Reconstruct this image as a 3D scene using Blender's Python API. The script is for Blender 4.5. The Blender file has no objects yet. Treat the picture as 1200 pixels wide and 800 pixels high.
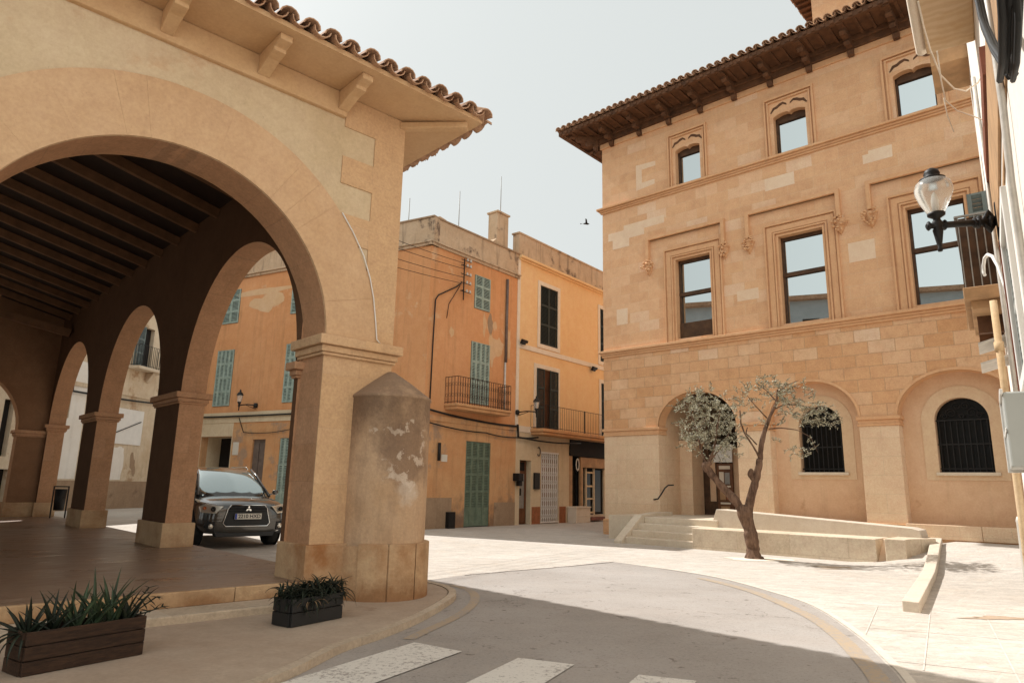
import bpy, bmesh, math, random
from math import sin, cos, pi, radians as rad, sqrt, atan2, hypot
from mathutils import Vector, Matrix
from mathutils.geometry import tessellate_polygon
rng = random.Random(7)
scn = bpy.context.scene
C = scn.collection

# ------------------------------------------------------------------ materials
class NT:
    def __init__(s, name):
        s.m = bpy.data.materials.new(name); s.m.use_nodes = True
        s.t = s.m.node_tree; s.b = s.t.nodes['Principled BSDF']
        s.tc = s.t.nodes.new('ShaderNodeTexCoord'); s.co = s.tc.outputs['Object']
    def n(s, kind, **kw):
        q = s.t.nodes.new('ShaderNode' + kind)
        for k, v in kw.items():
            if k in q.inputs: q.inputs[k].default_value = v
            else: setattr(q, k, v)
        return q
    def L(s, a, b): s.t.links.new(a, b)
    def mapping(s, scale=(1, 1, 1), loc=(0, 0, 0), src=None):
        q = s.n('Mapping'); q.inputs['Scale'].default_value = scale; q.inputs['Location'].default_value = loc
        s.L(src or s.co, q.inputs['Vector']); return q.outputs[0]
    def noise(s, scale, detail=6, rough=.6, vec=None, loc=None):
        q = s.n('TexNoise'); q.inputs['Scale'].default_value = scale; q.inputs['Detail'].default_value = detail
        q.inputs['Roughness'].default_value = rough
        v = vec or s.co
        if loc: v = s.mapping(loc=loc, src=v)
        s.L(v, q.inputs['Vector']); return q.outputs['Fac']
    def ramp(s, fac, stops, interp='LINEAR'):
        q = s.n('ValToRGB'); e = q.color_ramp.elements; q.color_ramp.interpolation = interp
        while len(e) < len(stops): e.new(.5)
        for i, (p, c) in enumerate(stops):
            e[i].position = p; e[i].color = (c[0], c[1], c[2], 1) if isinstance(c, tuple) else (c, c, c, 1)
        s.L(fac, q.inputs[0]); return q.outputs[0]
    def mix(s, fac, a, b, blend='MIX'):
        q = s.n('Mix', data_type='RGBA', blend_type=blend)
        for sock, v in ((q.inputs[0], fac), (q.inputs[6], a), (q.inputs[7], b)):
            if hasattr(v, 'links') or hasattr(v, 'is_linked'): s.L(v, sock)
            elif isinstance(v, tuple): sock.default_value = (v[0], v[1], v[2], 1)
            else: sock.default_value = v
        return q.outputs[2]
    def math(s, op, a, b=0.):
        q = s.n('Math', operation=op)
        for i, v in enumerate((a, b)):
            if hasattr(v, 'is_linked'): s.L(v, q.inputs[i])
            else: q.inputs[i].default_value = v
        return q.outputs[0]
    def bump(s, h, strength=.3, dist=.02, nrm=None):
        q = s.n('Bump'); q.inputs['Strength'].default_value = strength; q.inputs['Distance'].default_value = dist
        s.L(h, q.inputs['Height'])
        if nrm: s.L(nrm, q.inputs['Normal'])
        s.L(q.outputs[0], s.b.inputs['Normal']); return q.outputs[0]
    def done(s, col=None, rough=.85, metal=0., spec=.3):
        if col is not None:
            if hasattr(col, 'is_linked'): s.L(col, s.b.inputs['Base Color'])
            else: s.b.inputs['Base Color'].default_value = (*col, 1)
        if hasattr(rough, 'is_linked'): s.L(rough, s.b.inputs['Roughness'])
        else: s.b.inputs['Roughness'].default_value = rough
        s.b.inputs['Metallic'].default_value = metal
        s.b.inputs['Specular IOR Level'].default_value = spec
        return s.m
    def sep(s, src=None):
        q = s.n('SeparateXYZ'); s.L(src or s.co, q.inputs[0]); return q.outputs
    def comb(s, x, y, z):
        q = s.n('CombineXYZ')
        for i, v in enumerate((x, y, z)):
            if hasattr(v, 'is_linked'): s.L(v, q.inputs[i])
            else: q.inputs[i].default_value = v
        return q.outputs[0]

def stucco(name, c1, c2, c3=None, patch=.62, streak=.35, bump=.25, base=None, grime=None, seed=0, pw=.07):
    """lime plaster: large tone drift, bleached or bare patches, rain streaks, grime patches"""
    s = NT(name); off = (seed * 3.1, seed * 1.7, seed * 2.3)
    big = s.noise(.55, 5, .6, loc=off); mid = s.noise(2.4, 8, .65, loc=off); fine = s.noise(28, 6, .7)
    f = s.math('ADD', s.math('MULTIPLY', big, .6), s.math('MULTIPLY', mid, .4))
    col = s.mix(s.ramp(f, [(.36, 0.), (.64, 1.)]), c1, c2)
    if c3:
        pn = s.noise(.9, 9, .68, loc=(off[0] + 9, 4, 2))
        col = s.mix(s.ramp(pn, [(patch, 0.), (patch + pw, 1.)]), col, c3)
    g = grime or tuple(x * .55 for x in c1)
    sv = s.mapping(scale=(2.2, 2.2, .16), loc=off)
    st = s.noise(2.2, 7, .7, vec=sv)
    col = s.mix(s.math('MULTIPLY', s.ramp(st, [(.52, 0.), (.75, 1.)]), streak), col, g)
    if base:                                   # damp stains creeping up from the pavement, blotchy
        z = s.sep()[2]
        zz = s.math('SUBTRACT', 1., s.math('DIVIDE', z, base))
        bn = s.math('ADD', zz, s.math('MULTIPLY', s.math('SUBTRACT', mid, .5), 2.2))
        col = s.mix(s.math('MULTIPLY', s.ramp(bn, [(.35, 0.), (.95, 1.)]), .8), col, g)
    m2 = s.noise(5, 9, .78, loc=(off[1], off[0], 3))
    col = s.mix(.15, col, s.ramp(m2, [(.32, .18), (.68, .82)]), 'OVERLAY')
    pit = s.noise(34, 3, .6); col = s.mix(s.math('MULTIPLY', s.ramp(pit, [(.68, 0.), (.74, 1.)]), .35), col, g)
    col = s.mix(.11, col, s.ramp(fine, [(.3, .1), (.7, .9)]), 'OVERLAY')
    s.bump(s.math('ADD', s.math('MULTIPLY', fine, .35), s.math('ADD', s.math('MULTIPLY', mid, .7), s.math('MULTIPLY', m2, .25))), bump, .03)
    return s.done(col, .92, spec=.2)

def ashlar(name, cols, bw=.62, bh=.31, mortar=(.5, .38, .26), msize=.006, contrast=1., bump=.35, seed=0, axis='xz', rot=False, stain=.3):
    s = NT(name); x, y, z = s.sep()
    v = s.comb(x if axis[0] == 'x' else y, z if axis[1] == 'z' else y, 0.)
    wob = s.noise(3.0, 3, .5)
    vv = s.n('VectorMath', operation='ADD'); s.L(v, vv.inputs[0])
    w3 = s.comb(s.math('MULTIPLY', s.math('SUBTRACT', wob, .5), .02), s.math('MULTIPLY', s.math('SUBTRACT', wob, .5), .016), 0.)
    s.L(w3, vv.inputs[1])
    b = s.n('TexBrick'); s.L(vv.outputs[0], b.inputs['Vector'])
    b.inputs['Scale'].default_value = 1; b.inputs['Brick Width'].default_value = bw; b.inputs['Row Height'].default_value = bh
    b.inputs['Mortar Size'].default_value = msize; b.inputs['Mortar Smooth'].default_value = .4; b.inputs['Bias'].default_value = 0
    b.inputs['Color1'].default_value = (0, 0, 0, 1); b.inputs['Color2'].default_value = (1, 1, 1, 1); b.inputs['Mortar'].default_value = (.5, .5, .5, 1)
    b.offset = .5
    rnd = b.outputs['Color']; mf = b.outputs['Fac']
    base = s.ramp(rnd, [(0., cols[0]), (.3, cols[1]), (.62, cols[2]), (.9, cols[3]), (1., cols[4] if len(cols) > 4 else cols[3])])
    big = s.noise(.5, 5, .6, loc=(seed, 0, 0)); mid = s.noise(3.3, 8, .68, loc=(seed, 3, 0)); fine = s.noise(30, 6, .7)
    avg = tuple(sum(c[i] for c in cols[:4]) / 4 for i in range(3))
    col = s.mix(1 - contrast, base, avg)
    col = s.mix(s.math('MULTIPLY', s.ramp(big, [(.38, 0.), (.62, 1.)]), .5), col, tuple(c * 1.0 for c in cols[1]))
    col = s.mix(s.math('MULTIPLY', s.ramp(mid, [(.5, 0.), (.72, 1.)]), stain), col, tuple(c * .66 for c in cols[0]))
    col = s.mix(s.math('MULTIPLY', s.ramp(mid, [(.28, 1.), (.42, 0.)]), .35), col, tuple(min(1, c * 1.22) for c in avg))
    col = s.mix(s.math('MULTIPLY', mf, .55), col, mortar)
    st = s.noise(2.0, 6, .7, vec=s.mapping(scale=(2, 2, .14)))
    col = s.mix(s.math('MULTIPLY', s.ramp(st, [(.55, 0.), (.78, 1.)]), .25), col, tuple(c * .6 for c in avg))
    m2 = s.noise(4.5, 9, .78, loc=(2, seed, 3))
    col = s.mix(.17, col, s.ramp(m2, [(.32, .15), (.68, .85)]), 'OVERLAY')
    pit = s.noise(26, 4, .65); col = s.mix(s.math('MULTIPLY', s.ramp(pit, [(.64, 0.), (.70, 1.)]), .45), col, tuple(c * .5 for c in avg))
    col = s.mix(.2, col, s.ramp(fine, [(.3, .1), (.7, .9)]), 'OVERLAY')
    h = s.math('ADD', s.math('MULTIPLY', fine, .25), s.math('SUBTRACT', s.math('MULTIPLY', mid, .7), s.math('MULTIPLY', mf, .5)))
    s.bump(h, bump, .025)
    return s.done(col, .9, spec=.2)

def plain(name, c, rough=.6, metal=0., var=.25, scale=6, bump=.1, spec=.4):
    s = NT(name); a = s.noise(scale, 6, .65)
    col = s.mix(s.ramp(a, [(.3, 0.), (.7, 1.)]), tuple(x * (1 - var) for x in c), tuple(min(1, x * (1 + var * .6)) for x in c))
    if bump: s.bump(s.noise(scale * 6, 5, .6), bump, .01)
    return s.done(col, rough, metal, spec)

def emis(name, c, k):
    s = NT(name); s.b.inputs['Emission Color'].default_value = (*c, 1); s.b.inputs['Emission Strength'].default_value = k
    return s.done(c)

M = {}
# town hall stone
M['th_stone'] = ashlar('th_stone', [(.60, .34, .185), (.66, .385, .21), (.69, .42, .24), (.71, .46, .285), (.74, .54, .38)], .66, .31, mortar=(.60, .43, .28), contrast=.75, bump=.3, stain=.2)
M['th_rough'] = ashlar('th_rough', [(.56, .29, .135), (.63, .35, .18), (.67, .40, .225), (.70, .46, .285), (.74, .56, .41)], .58, .30, mortar=(.42, .28, .165), contrast=.85, bump=.7, seed=4, msize=.009, stain=.35)
M['th_pier'] = ashlar('th_pier', [(.64, .445, .28), (.67, .475, .31), (.70, .51, .345), (.72, .54, .38)], .9, .42, contrast=.35, bump=.15, seed=7, stain=.15)
M['th_trim'] = stucco('th_trim', (.61, .34, .175), (.66, .39, .215), streak=.3, bump=.2, seed=3)
M['th_niche'] = stucco('th_niche', (.61, .39, .235), (.67, .445, .285), (.50, .29, .16), patch=.66, streak=.25, bump=.15, seed=5)
M['th_render'] = stucco('th_render', (.62, .435, .27), (.66, .475, .31), streak=.15, bump=.1, seed=6)
M['pale_stone'] = stucco('pale_stone', (.70, .50, .335), (.74, .56, .40), streak=.1, bump=.2, seed=8)
M['kerb_pale'] = stucco('kerb_pale', (.56, .47, .37), (.62, .53, .43), streak=.1, bump=.2, seed=61)
M['bench_stone'] = ashlar('bench_stone', [(.56, .44, .31), (.59, .475, .345), (.62, .505, .375), (.65, .54, .42)], 1.15, .7, mortar=(.36, .27, .19), msize=.006, contrast=.6, bump=.3, seed=19, stain=.4)
M['limestone'] = stucco('limestone', (.57, .46, .335), (.65, .55, .43), (.48, .35, .22), patch=.68, streak=.2, bump=.25, seed=9)
# portico
M['p_plaster'] = stucco('p_plaster', (.54, .41, .255), (.62, .485, .33), (.55, .38, .24), patch=.6, streak=.12, bump=.22, seed=11)
M['p_stone'] = ashlar('p_stone', [(.54, .335, .18), (.56, .355, .195), (.58, .375, .215), (.60, .40, .24)], 1.1, .62, mortar=(.42, .28, .17), msize=.003, contrast=.5, bump=.25, seed=12, stain=.25)
M['p_ring'] = stucco('p_ring', (.54, .34, .19), (.59, .39, .235), streak=.12, bump=.25, seed=17)
M['p_inner_shaded'] = stucco('p_inner_shaded', (.10, .05, .026), (.135, .07, .037), streak=.2, bump=.2, seed=13)  # near-black wall colour, deep shade of the arcade put into the paint
M['p_rear'] = stucco('p_rear', (.22, .115, .06), (.28, .155, .085), streak=.2, bump=.2, seed=18)  # inner wall colour lightened because the far wall stands in more light
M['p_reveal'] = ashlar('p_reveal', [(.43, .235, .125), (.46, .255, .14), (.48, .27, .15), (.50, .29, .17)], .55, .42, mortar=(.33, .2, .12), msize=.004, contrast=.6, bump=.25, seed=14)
M['p_plinth'] = stucco('p_plinth', (.46, .29, .155), (.56, .39, .235), (.31, .14, .055), patch=.49, streak=.35, bump=.35, base=.4, grime=(.24, .11, .045), pw=.22, seed=15)
M['p_soffit'] = stucco('p_soffit', (.56, .36, .19), (.6, .40, .23), streak=.05, bump=.08, seed=16)
def buttress_mat():
    s = NT('guard_stone'); x, y, z = s.sep()
    mid = s.noise(2.6, 9, .68); big = s.noise(1.1, 5, .6, loc=(2, 0, 1)); fine = s.noise(30, 6, .7)
    col = s.mix(s.ramp(big, [(.35, 0.), (.62, 1.)]), (.46, .295, .17), (.54, .37, .235))
    # soot-grey weathering towards the cap, broken up by noise
    tt = s.math('ADD', s.math('MULTIPLY', s.math('SUBTRACT', z, 1.25), .8), s.math('MULTIPLY', s.math('SUBTRACT', mid, .5), 2.6))
    col = s.mix(s.math('MULTIPLY', s.ramp(tt, [(.12, 0.), (.9, 1.)]), .75), col, (.17, .11, .075))
    # scraped white patch with a dark ring
    v = s.n('VectorMath', operation='DISTANCE'); s.L(s.comb(x, 0., s.math('MULTIPLY', z, .75)), v.inputs[0]); v.inputs[1].default_value = (.96, 0, 1.22)
    d = s.math('ADD', v.outputs[1], s.math('MULTIPLY', s.math('SUBTRACT', s.noise(5, 6, .7), .5), .5))
    col = s.mix(s.math('MULTIPLY', s.ramp(d, [(.2, 1.), (.36, 0.)]), .6), col, (.16, .10, .07))
    wn_ = s.noise(5.5, 5, .6, loc=(7, 0, 1)); d_ = s.math('ADD', d, s.math('MULTIPLY', s.math('SUBTRACT', wn_, .44), 2.2))
    col = s.mix(s.math('MULTIPLY', s.ramp(d_, [(.10, 1.), (.20, 0.)]), .75), col, (.62, .50, .39))
    col = s.mix(.15, col, s.ramp(fine, [(.3, .1), (.7, .9)]), 'OVERLAY')
    v2 = s.n('VectorMath', operation='DISTANCE'); s.L(s.comb(x, 0., z), v2.inputs[0]); v2.inputs[1].default_value = (1.0, 0, 1.16)
    d2 = s.math('ADD', v2.outputs[1], s.math('MULTIPLY', s.math('SUBTRACT', s.noise(6, 6, .7, loc=(3, 0, 2)), .5), .4))
    col = s.mix(s.math('MULTIPLY', s.ramp(d2, [(.07, 1.), (.17, 0.)]), .55), col, (.62, .52, .42))
    st = s.noise(3.5, 7, .7, vec=s.mapping(scale=(1, 1, .22))); col = s.mix(s.math('MULTIPLY', s.ramp(st, [(.5, 0.), (.68, 1.)]), .45), col, (.22, .14, .09))
    s.bump(s.math('ADD', s.math('MULTIPLY', fine, .4), mid), .35, .03)
    return s.done(col, .92, spec=.2)
M['guard'] = buttress_mat()
# houses
M['orange'] = stucco('orange', (.58, .27, .115), (.64, .325, .155), (.64, .40, .23), patch=.60, streak=.5, bump=.25, grime=(.33, .17, .08), seed=21)
M['orange_low'] = stucco('orange_low', (.53, .26, .115), (.60, .36, .18), (.38, .25, .165), patch=.55, streak=.5, bump=.35, base=1.4, grime=(.2, .12, .075), seed=22)
M['yellow'] = stucco('yellow', (.74, .48, .24), (.78, .53, .285), streak=.15, bump=.1, grime=(.5, .3, .13), seed=23)
M['cream'] = stucco('cream', (.58, .46, .30), (.65, .53, .37), (.5, .35, .2), patch=.68, streak=.25, bump=.15, seed=24)
M['parapet'] = stucco('parapet', (.47, .33, .21), (.57, .43, .30), (.17, .12, .085), patch=.56, streak=.9, bump=.4, grime=(.12, .085, .06), seed=25)
M['white_trim'] = stucco('white_trim', (.68, .58, .46), (.76, .67, .55), streak=.2, bump=.08, seed=26)
M['stone_house'] = stucco('stone_house', (.55, .42, .28), (.66, .55, .41), (.42, .28, .17), patch=.58, streak=.5, bump=.35, seed=27)
M['stone_base'] = stucco('stone_base', (.30, .20, .125), (.37, .26, .17), (.22, .14, .09), patch=.6, streak=.3, bump=.3, seed=28)
M['white_plaster'] = stucco('white_plaster', (.72, .66, .58), (.8, .75, .68), (.5, .38, .28), patch=.68, streak=.3, bump=.25, seed=29)
M['grey_house'] = plain('grey_house', (.42, .46, .48), .9, var=.12, scale=1)
M['brick_red'] = plain('brick_red', (.33, .12, .05), .9, var=.3)
# ground
def paving_mat():
    s = NT('pale_paving'); x, y, z = s.sep()
    a = rad(-42.3)
    u = s.math('ADD', s.math('MULTIPLY', x, cos(a)), s.math('MULTIPLY', y, sin(a)))
    v = s.math('SUBTRACT', s.math('MULTIPLY', y, cos(a)), s.math('MULTIPLY', x, sin(a)))
    b = s.n('TexBrick'); s.L(s.comb(u, v, 0.), b.inputs['Vector']); b.inputs['Scale'].default_value = 1
    b.inputs['Brick Width'].default_value = 1.9; b.inputs['Row Height'].default_value = .62; b.inputs['Mortar Size'].default_value = .014
    b.inputs['Mortar Smooth'].default_value = .6
    b.inputs['Color1'].default_value = (0, 0, 0, 1); b.inputs['Color2'].default_value = (1, 1, 1, 1); b.inputs['Mortar'].default_value = (.5, .5, .5, 1)
    big = s.noise(.35, 6, .6); mid = s.noise(1.7, 9, .7); fine = s.noise(24, 6, .8)
    col = s.mix(s.ramp(big, [(.35, 0.), (.65, 1.)]), (.45, .40, .345), (.52, .47, .415))
    col = s.mix(s.math('MULTIPLY', b.outputs['Color'], .25), col, (.44, .375, .31))
    col = s.mix(s.math('MULTIPLY', s.ramp(mid, [(.52, 0.), (.7, 1.)]), .35), col, (.46, .36, .265))
    col = s.mix(s.math('MULTIPLY', b.outputs['Fac'], .5), col, (.56, .50, .43))
    m2 = s.noise(6, 8, .75, vec=s.mapping(scale=(.5, 1.5, 1))); col = s.mix(.3, col, s.ramp(m2, [(.32, .15), (.68, .85)]), 'OVERLAY')
    sp2 = s.noise(11, 3, .6, loc=(4, 4, 0)); col = s.mix(s.math('MULTIPLY', s.ramp(sp2, [(.67, 0.), (.70, 1.)]), .45), col, (.25, .19, .14))
    col = s.mix(.25, col, s.ramp(fine, [(.3, .1), (.7, .9)]), 'OVERLAY')
    s.bump(s.math('SUBTRACT', s.math('ADD', s.math('MULTIPLY', fine, .3), s.math('MULTIPLY', mid, .4)), s.math('MULTIPLY', b.outputs['Fac'], .3)), .25, .02)
    return s.done(col, .85, spec=.25)
M['paving'] = paving_mat()
def asphalt_mat():
    s = NT('old_asphalt')
    big = s.noise(.5, 6, .65); mid = s.noise(3.5, 8, .7); sp = s.noise(42, 4, .85); fine = s.noise(90, 3, .7)
    col = s.mix(s.ramp(big, [(.36, 0.), (.64, 1.)]), (.30, .265, .235), (.365, .33, .30))
    col = s.mix(s.math('MULTIPLY', s.ramp(mid, [(.55, 0.), (.75, 1.)]), .35), col, (.24, .19, .16))
    col = s.mix(s.math('MULTIPLY', s.ramp(sp, [(.56, 0.), (.66, 1.)]), .55), col, (.44, .39, .34))
    col = s.mix(s.math('MULTIPLY', s.ramp(sp, [(.34, 1.), (.44, 0.)]), .6), col, (.13, .11, .095))
    spots = s.noise(7, 4, .6, loc=(5, 5, 0))
    col = s.mix(s.math('MULTIPLY', s.ramp(spots, [(.655, 0.), (.69, 1.)]), .6), col, (.10, .075, .06))
    vo = s.n('TexVoronoi', feature='DISTANCE_TO_EDGE'); vo.inputs['Scale'].default_value = .55
    wv = s.n('VectorMath', operation='ADD'); s.L(s.co, wv.inputs[0]); nz = s.n('TexNoise'); nz.inputs['Scale'].default_value = 2.5; nz.inputs['Detail'].default_value = 8; s.L(s.co, nz.inputs['Vector'])
    s.L(nz.outputs['Color'], wv.inputs[1]); s.L(wv.outputs[0], vo.inputs['Vector'])
    ck = s.math('MULTIPLY', s.ramp(vo.outputs['Distance'], [(.0, 1.), (.007, 0.)]), s.ramp(s.noise(.7, 4, .6, loc=(8, 1, 0)), [(.5, 0.), (.6, .7)]))
    col = s.mix(ck, col, (.10, .08, .065))
    tr_ = s.noise(1.1, 5, .6, vec=s.mapping(scale=(.35, 1.6, 1), src=s.co)); col = s.mix(s.math('MULTIPLY', s.ramp(tr_, [(.5, 0.), (.64, 1.)]), .3), col, (.38, .33, .29))
    s.bump(s.math('ADD', sp, s.math('MULTIPLY', fine, .5)), .45, .006)
    return s.done(col, .88, spec=.3)
M['asphalt'] = asphalt_mat()
def paint_mat(name, c, under, wear=.5):
    s = NT(name); a = s.noise(22, 9, .78); b = s.noise(2.2, 5, .6); sp = s.noise(42, 3, .8)
    k = s.math('ADD', s.math('MULTIPLY', a, .75), s.math('MULTIPLY', b, .25))
    col = s.mix(s.ramp(k, [(wear, 0.), (wear + .06, 1.)]), c, under)
    col = s.mix(s.math('MULTIPLY', s.ramp(sp, [(.58, 0.), (.66, 1.)]), .35), col, under)
    s.bump(sp, .3, .005)
    return s.done(col, .8, spec=.3)
M['stripe'] = paint_mat('stripe', (.66, .62, .56), (.32, .28, .25), .525)
M['yellow_line'] = paint_mat('yellow_line', (.39, .30, .21), (.32, .28, .245), .485)
M['sidewalk'] = stucco('sidewalk', (.36, .27, .20), (.43, .34, .26), (.26, .18, .125), patch=.6, streak=0., bump=.3, seed=31)
M['floor'] = None
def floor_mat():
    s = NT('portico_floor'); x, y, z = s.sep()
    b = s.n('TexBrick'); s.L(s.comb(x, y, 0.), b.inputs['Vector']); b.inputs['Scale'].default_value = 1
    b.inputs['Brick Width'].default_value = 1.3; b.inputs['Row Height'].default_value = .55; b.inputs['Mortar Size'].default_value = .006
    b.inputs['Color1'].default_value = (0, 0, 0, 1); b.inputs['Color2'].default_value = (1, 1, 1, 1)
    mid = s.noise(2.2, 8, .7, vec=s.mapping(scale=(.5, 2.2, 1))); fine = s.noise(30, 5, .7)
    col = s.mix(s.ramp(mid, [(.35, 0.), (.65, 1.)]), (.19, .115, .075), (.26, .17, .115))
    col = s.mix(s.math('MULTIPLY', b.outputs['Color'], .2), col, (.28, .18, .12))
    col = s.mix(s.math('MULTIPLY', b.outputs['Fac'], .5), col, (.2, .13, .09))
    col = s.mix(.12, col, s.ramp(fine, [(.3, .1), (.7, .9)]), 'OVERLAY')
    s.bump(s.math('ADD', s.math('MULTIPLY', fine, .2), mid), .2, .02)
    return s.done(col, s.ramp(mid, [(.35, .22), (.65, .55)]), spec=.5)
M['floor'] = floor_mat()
M['kerb'] = ashlar('kerb', [(.40, .31, .22), (.45, .36, .27), (.48, .39, .3), (.5, .42, .33)], .7, .4, contrast=.6, seed=31, axis='xy')
# misc
M['tile'] = None
def tile_mat():
    s = NT('roof_tile'); a = s.noise(1.8, 5, .6); b = s.noise(9, 7, .7); c = s.noise(40, 5, .7)
    oi = s.n('TexVoronoi'); oi.inputs['Scale'].default_value = 3.4; s.L(s.co, oi.inputs['Vector'])
    col = s.mix(s.ramp(a, [(.35, 0.), (.65, 1.)]), (.40, .235, .145), (.52, .33, .215))
    col = s.mix(s.math('MULTIPLY', s.ramp(b, [(.5, 0.), (.66, 1.)]), .6), col, (.12, .075, .05))
    col = s.mix(s.math('MULTIPLY', s.ramp(b, [(.28, 1.), (.38, 0.)]), .5), col, (.5, .38, .26))
    s.bump(c, .4, .01)
    return s.done(col, .9, spec=.2)
M['tile'] = tile_mat()
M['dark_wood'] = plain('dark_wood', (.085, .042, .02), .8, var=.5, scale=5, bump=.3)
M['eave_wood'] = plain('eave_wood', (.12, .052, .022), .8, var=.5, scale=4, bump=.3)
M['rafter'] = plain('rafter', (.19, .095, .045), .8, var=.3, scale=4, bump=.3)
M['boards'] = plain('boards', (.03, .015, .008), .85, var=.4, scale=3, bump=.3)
M['iron'] = plain('iron', (.016, .014, .013), .55, .3, var=.4, scale=20)
M['rust_iron'] = plain('rust_iron', (.055, .03, .02), .7, .2, var=.5, scale=20)
M['cable'] = plain('cable', (.012, .011, .01), .7, var=.2)
M['shutter_green'] = plain('shutter_green', (.135, .18, .125), .6, var=.3, scale=5, bump=.1)
M['shutter_pale'] = plain('shutter_pale', (.31, .385, .33), .6, var=.3, scale=5, bump=.1)
M['shutter_blue'] = plain('shutter_blue', (.15, .18, .17), .6, var=.3, scale=5, bump=.1)
M['shutter_dark'] = plain('shutter_dark', (.018, .024, .018), .6, var=.3, scale=5)
M['door_wood'] = plain('door_wood', (.14, .055, .022), .6, var=.4, scale=4)
M['dark_void'] = plain('dark_void', (.012, .009, .007), .9, var=.2)
M['grey_metal'] = plain('grey_metal', (.30, .29, .27), .5, .2, var=.2, scale=10)
M['pipe_metal'] = plain('pipe_metal', (.17, .13, .11), .5, .3, var=.3)
M['white_metal'] = plain('white_metal', (.55, .51, .45), .5, .1, var=.2, scale=10)
M['white_paint'] = plain('white_paint', (.74, .71, .66), .6, var=.08, scale=3, bump=.03)
M['box_grey'] = plain('box_grey', (.40, .41, .38), .5, var=.06, scale=3, bump=.02)
M['brown_red'] = plain('brown_red', (.20, .06, .03), .6, var=.3, scale=6)
M['tan_wood'] = plain('tan_wood', (.42, .25, .125), .75, var=.35, scale=3, bump=.25)
M['rust_pipe'] = stucco('rust_pipe', (.50, .33, .17), (.60, .46, .30), (.33, .15, .06), patch=.54, streak=.5, bump=.2, seed=71)
M['bark'] = None
def bark_mat():
    s = NT('olive_bark'); v = s.mapping(scale=(1, 1, .3))
    a = s.noise(14, 8, .75, vec=v); b = s.noise(3, 5, .6)
    col = s.mix(s.ramp(a, [(.36, 0.), (.62, 1.)]), (.06, .033, .022), (.20, .12, .08))
    col = s.mix(s.math('MULTIPLY', s.ramp(b, [(.45, 0.), (.65, 1.)]), .3), col, (.27, .16, .095))
    s.bump(a, .9, .03); return s.done(col, .95, spec=.15)
M['bark'] = bark_mat()
def leaf_mat(name, c, trans=.25, vary=.3):
    s = NT(name); oi = s.noise(9, 2, .5)
    col = s.mix(s.ramp(oi, [(.3, 0.), (.7, 1.)]), tuple(x * (1 - vary) for x in c), tuple(x * (1 + vary) for x in c))
    s.b.inputs['Subsurface Weight'].default_value = 0
    return s.done(col, .55, spec=.35)
M['olive'] = leaf_mat('olive_leaf', (.17, .155, .095), vary=.4)
M['olive_light'] = leaf_mat('olive_leaf_light', (.46, .43, .31), vary=.25)
M['aloe'] = leaf_mat('aloe_leaf', (.035, .055, .025), vary=.5)
M['aloe_dark'] = leaf_mat('aloe_leaf_dark', (.016, .022, .012), vary=.4)
M['dry_leaf'] = plain('dry_leaf', (.30, .19, .10), .8)
M['soil'] = plain('soil', (.05, .03, .02), .95, bump=.8, scale=12)
M['crate'] = None
def crate_mat():
    s = NT('crate_wood'); v = s.mapping(scale=(2, 12, 12)); a = s.noise(5, 7, .65, vec=v); b = s.noise(2, 5, .6)
    col = s.mix(s.ramp(a, [(.35, 0.), (.65, 1.)]), (.022, .011, .006), (.055, .027, .014))
    col = s.mix(s.math('MULTIPLY', s.ramp(b, [(.55, 0.), (.7, 1.)]), .5), col, (.09, .048, .027))
    s.bump(a, .4, .01); return s.done(col, .8, spec=.3)
M['crate'] = crate_mat()
def glass_mirror(name, c, rough):
    s = NT(name); w = s.noise(1.2, 2, .4); return s.done(c, rough, 1., .5)
M['window_glass'] = glass_mirror('window_glass', (.50, .535, .535), .0)
M['dark_glass'] = plain('dark_glass', (.010, .009, .008), .15, 0, var=.1, bump=0, spec=.25)
def clear_glass():
    s = NT('lamp_glass'); s.b.inputs['Transmission Weight'].default_value = .75; s.b.inputs['IOR'].default_value = 1.15
    return s.done((.9, .9, .86), .25, 0., .5)
M['lamp_glass'] = clear_glass()
s = NT('car_paint'); s.b.inputs['Coat Weight'].default_value = 1; s.b.inputs['Coat Roughness'].default_value = .05
M['car_paint'] = s.done((.055, .05, .043), .25, .55, .5)
M['chrome'] = plain('chrome', (.7, .7, .68), .12, 1., var=.05, bump=0)
M['black_plastic'] = plain('black_plastic', (.012, .012, .012), .55, var=.1, bump=.05)
M['rubber'] = plain('rubber', (.018, .017, .016), .85, var=.2)
s = NT('windscreen'); M['windscreen'] = s.done((.42, .47, .46), .06, .85, .8)
s = NT('headlight'); s.b.inputs['Coat Weight'].default_value = 1; M['headlight'] = s.done((.62, .57, .48), .15, .55, .6)
s = NT('amber'); M['amber'] = s.done((.5, .13, .03), .2, 0, .6)
M['plate_white'] = plain('plate_white', (.62, .58, .5), .5, var=.05, bump=0)
M['plate_blue'] = plain('plate_blue', (.03, .06, .3), .5, var=.05, bump=0)
M['black_paint'] = plain('black_paint', (.01, .01, .01), .5, var=.1, bump=0)
def marble_mat():
    s = NT('veined_slab'); n1 = s.noise(1.5, 6, .6)
    w = s.n('TexWave', wave_type='BANDS'); w.inputs['Scale'].default_value = 3.2; w.inputs['Distortion'].default_value = 9; w.inputs['Detail'].default_value = 4
    s.L(s.co, w.inputs['Vector'])
    col = s.mix(s.ramp(w.outputs['Fac'], [(.3, 0.), (.8, 1.)]), (.52, .36, .21), (.57, .41, .25))
    col = s.mix(s.math('MULTIPLY', s.ramp(n1, [(.5, 0.), (.62, 1.)]), .6), col, (.44, .25, .09))
    s.bump(n1, .2, .02); return s.done(col, .7, spec=.3)
M['slab'] = marble_mat()

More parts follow.
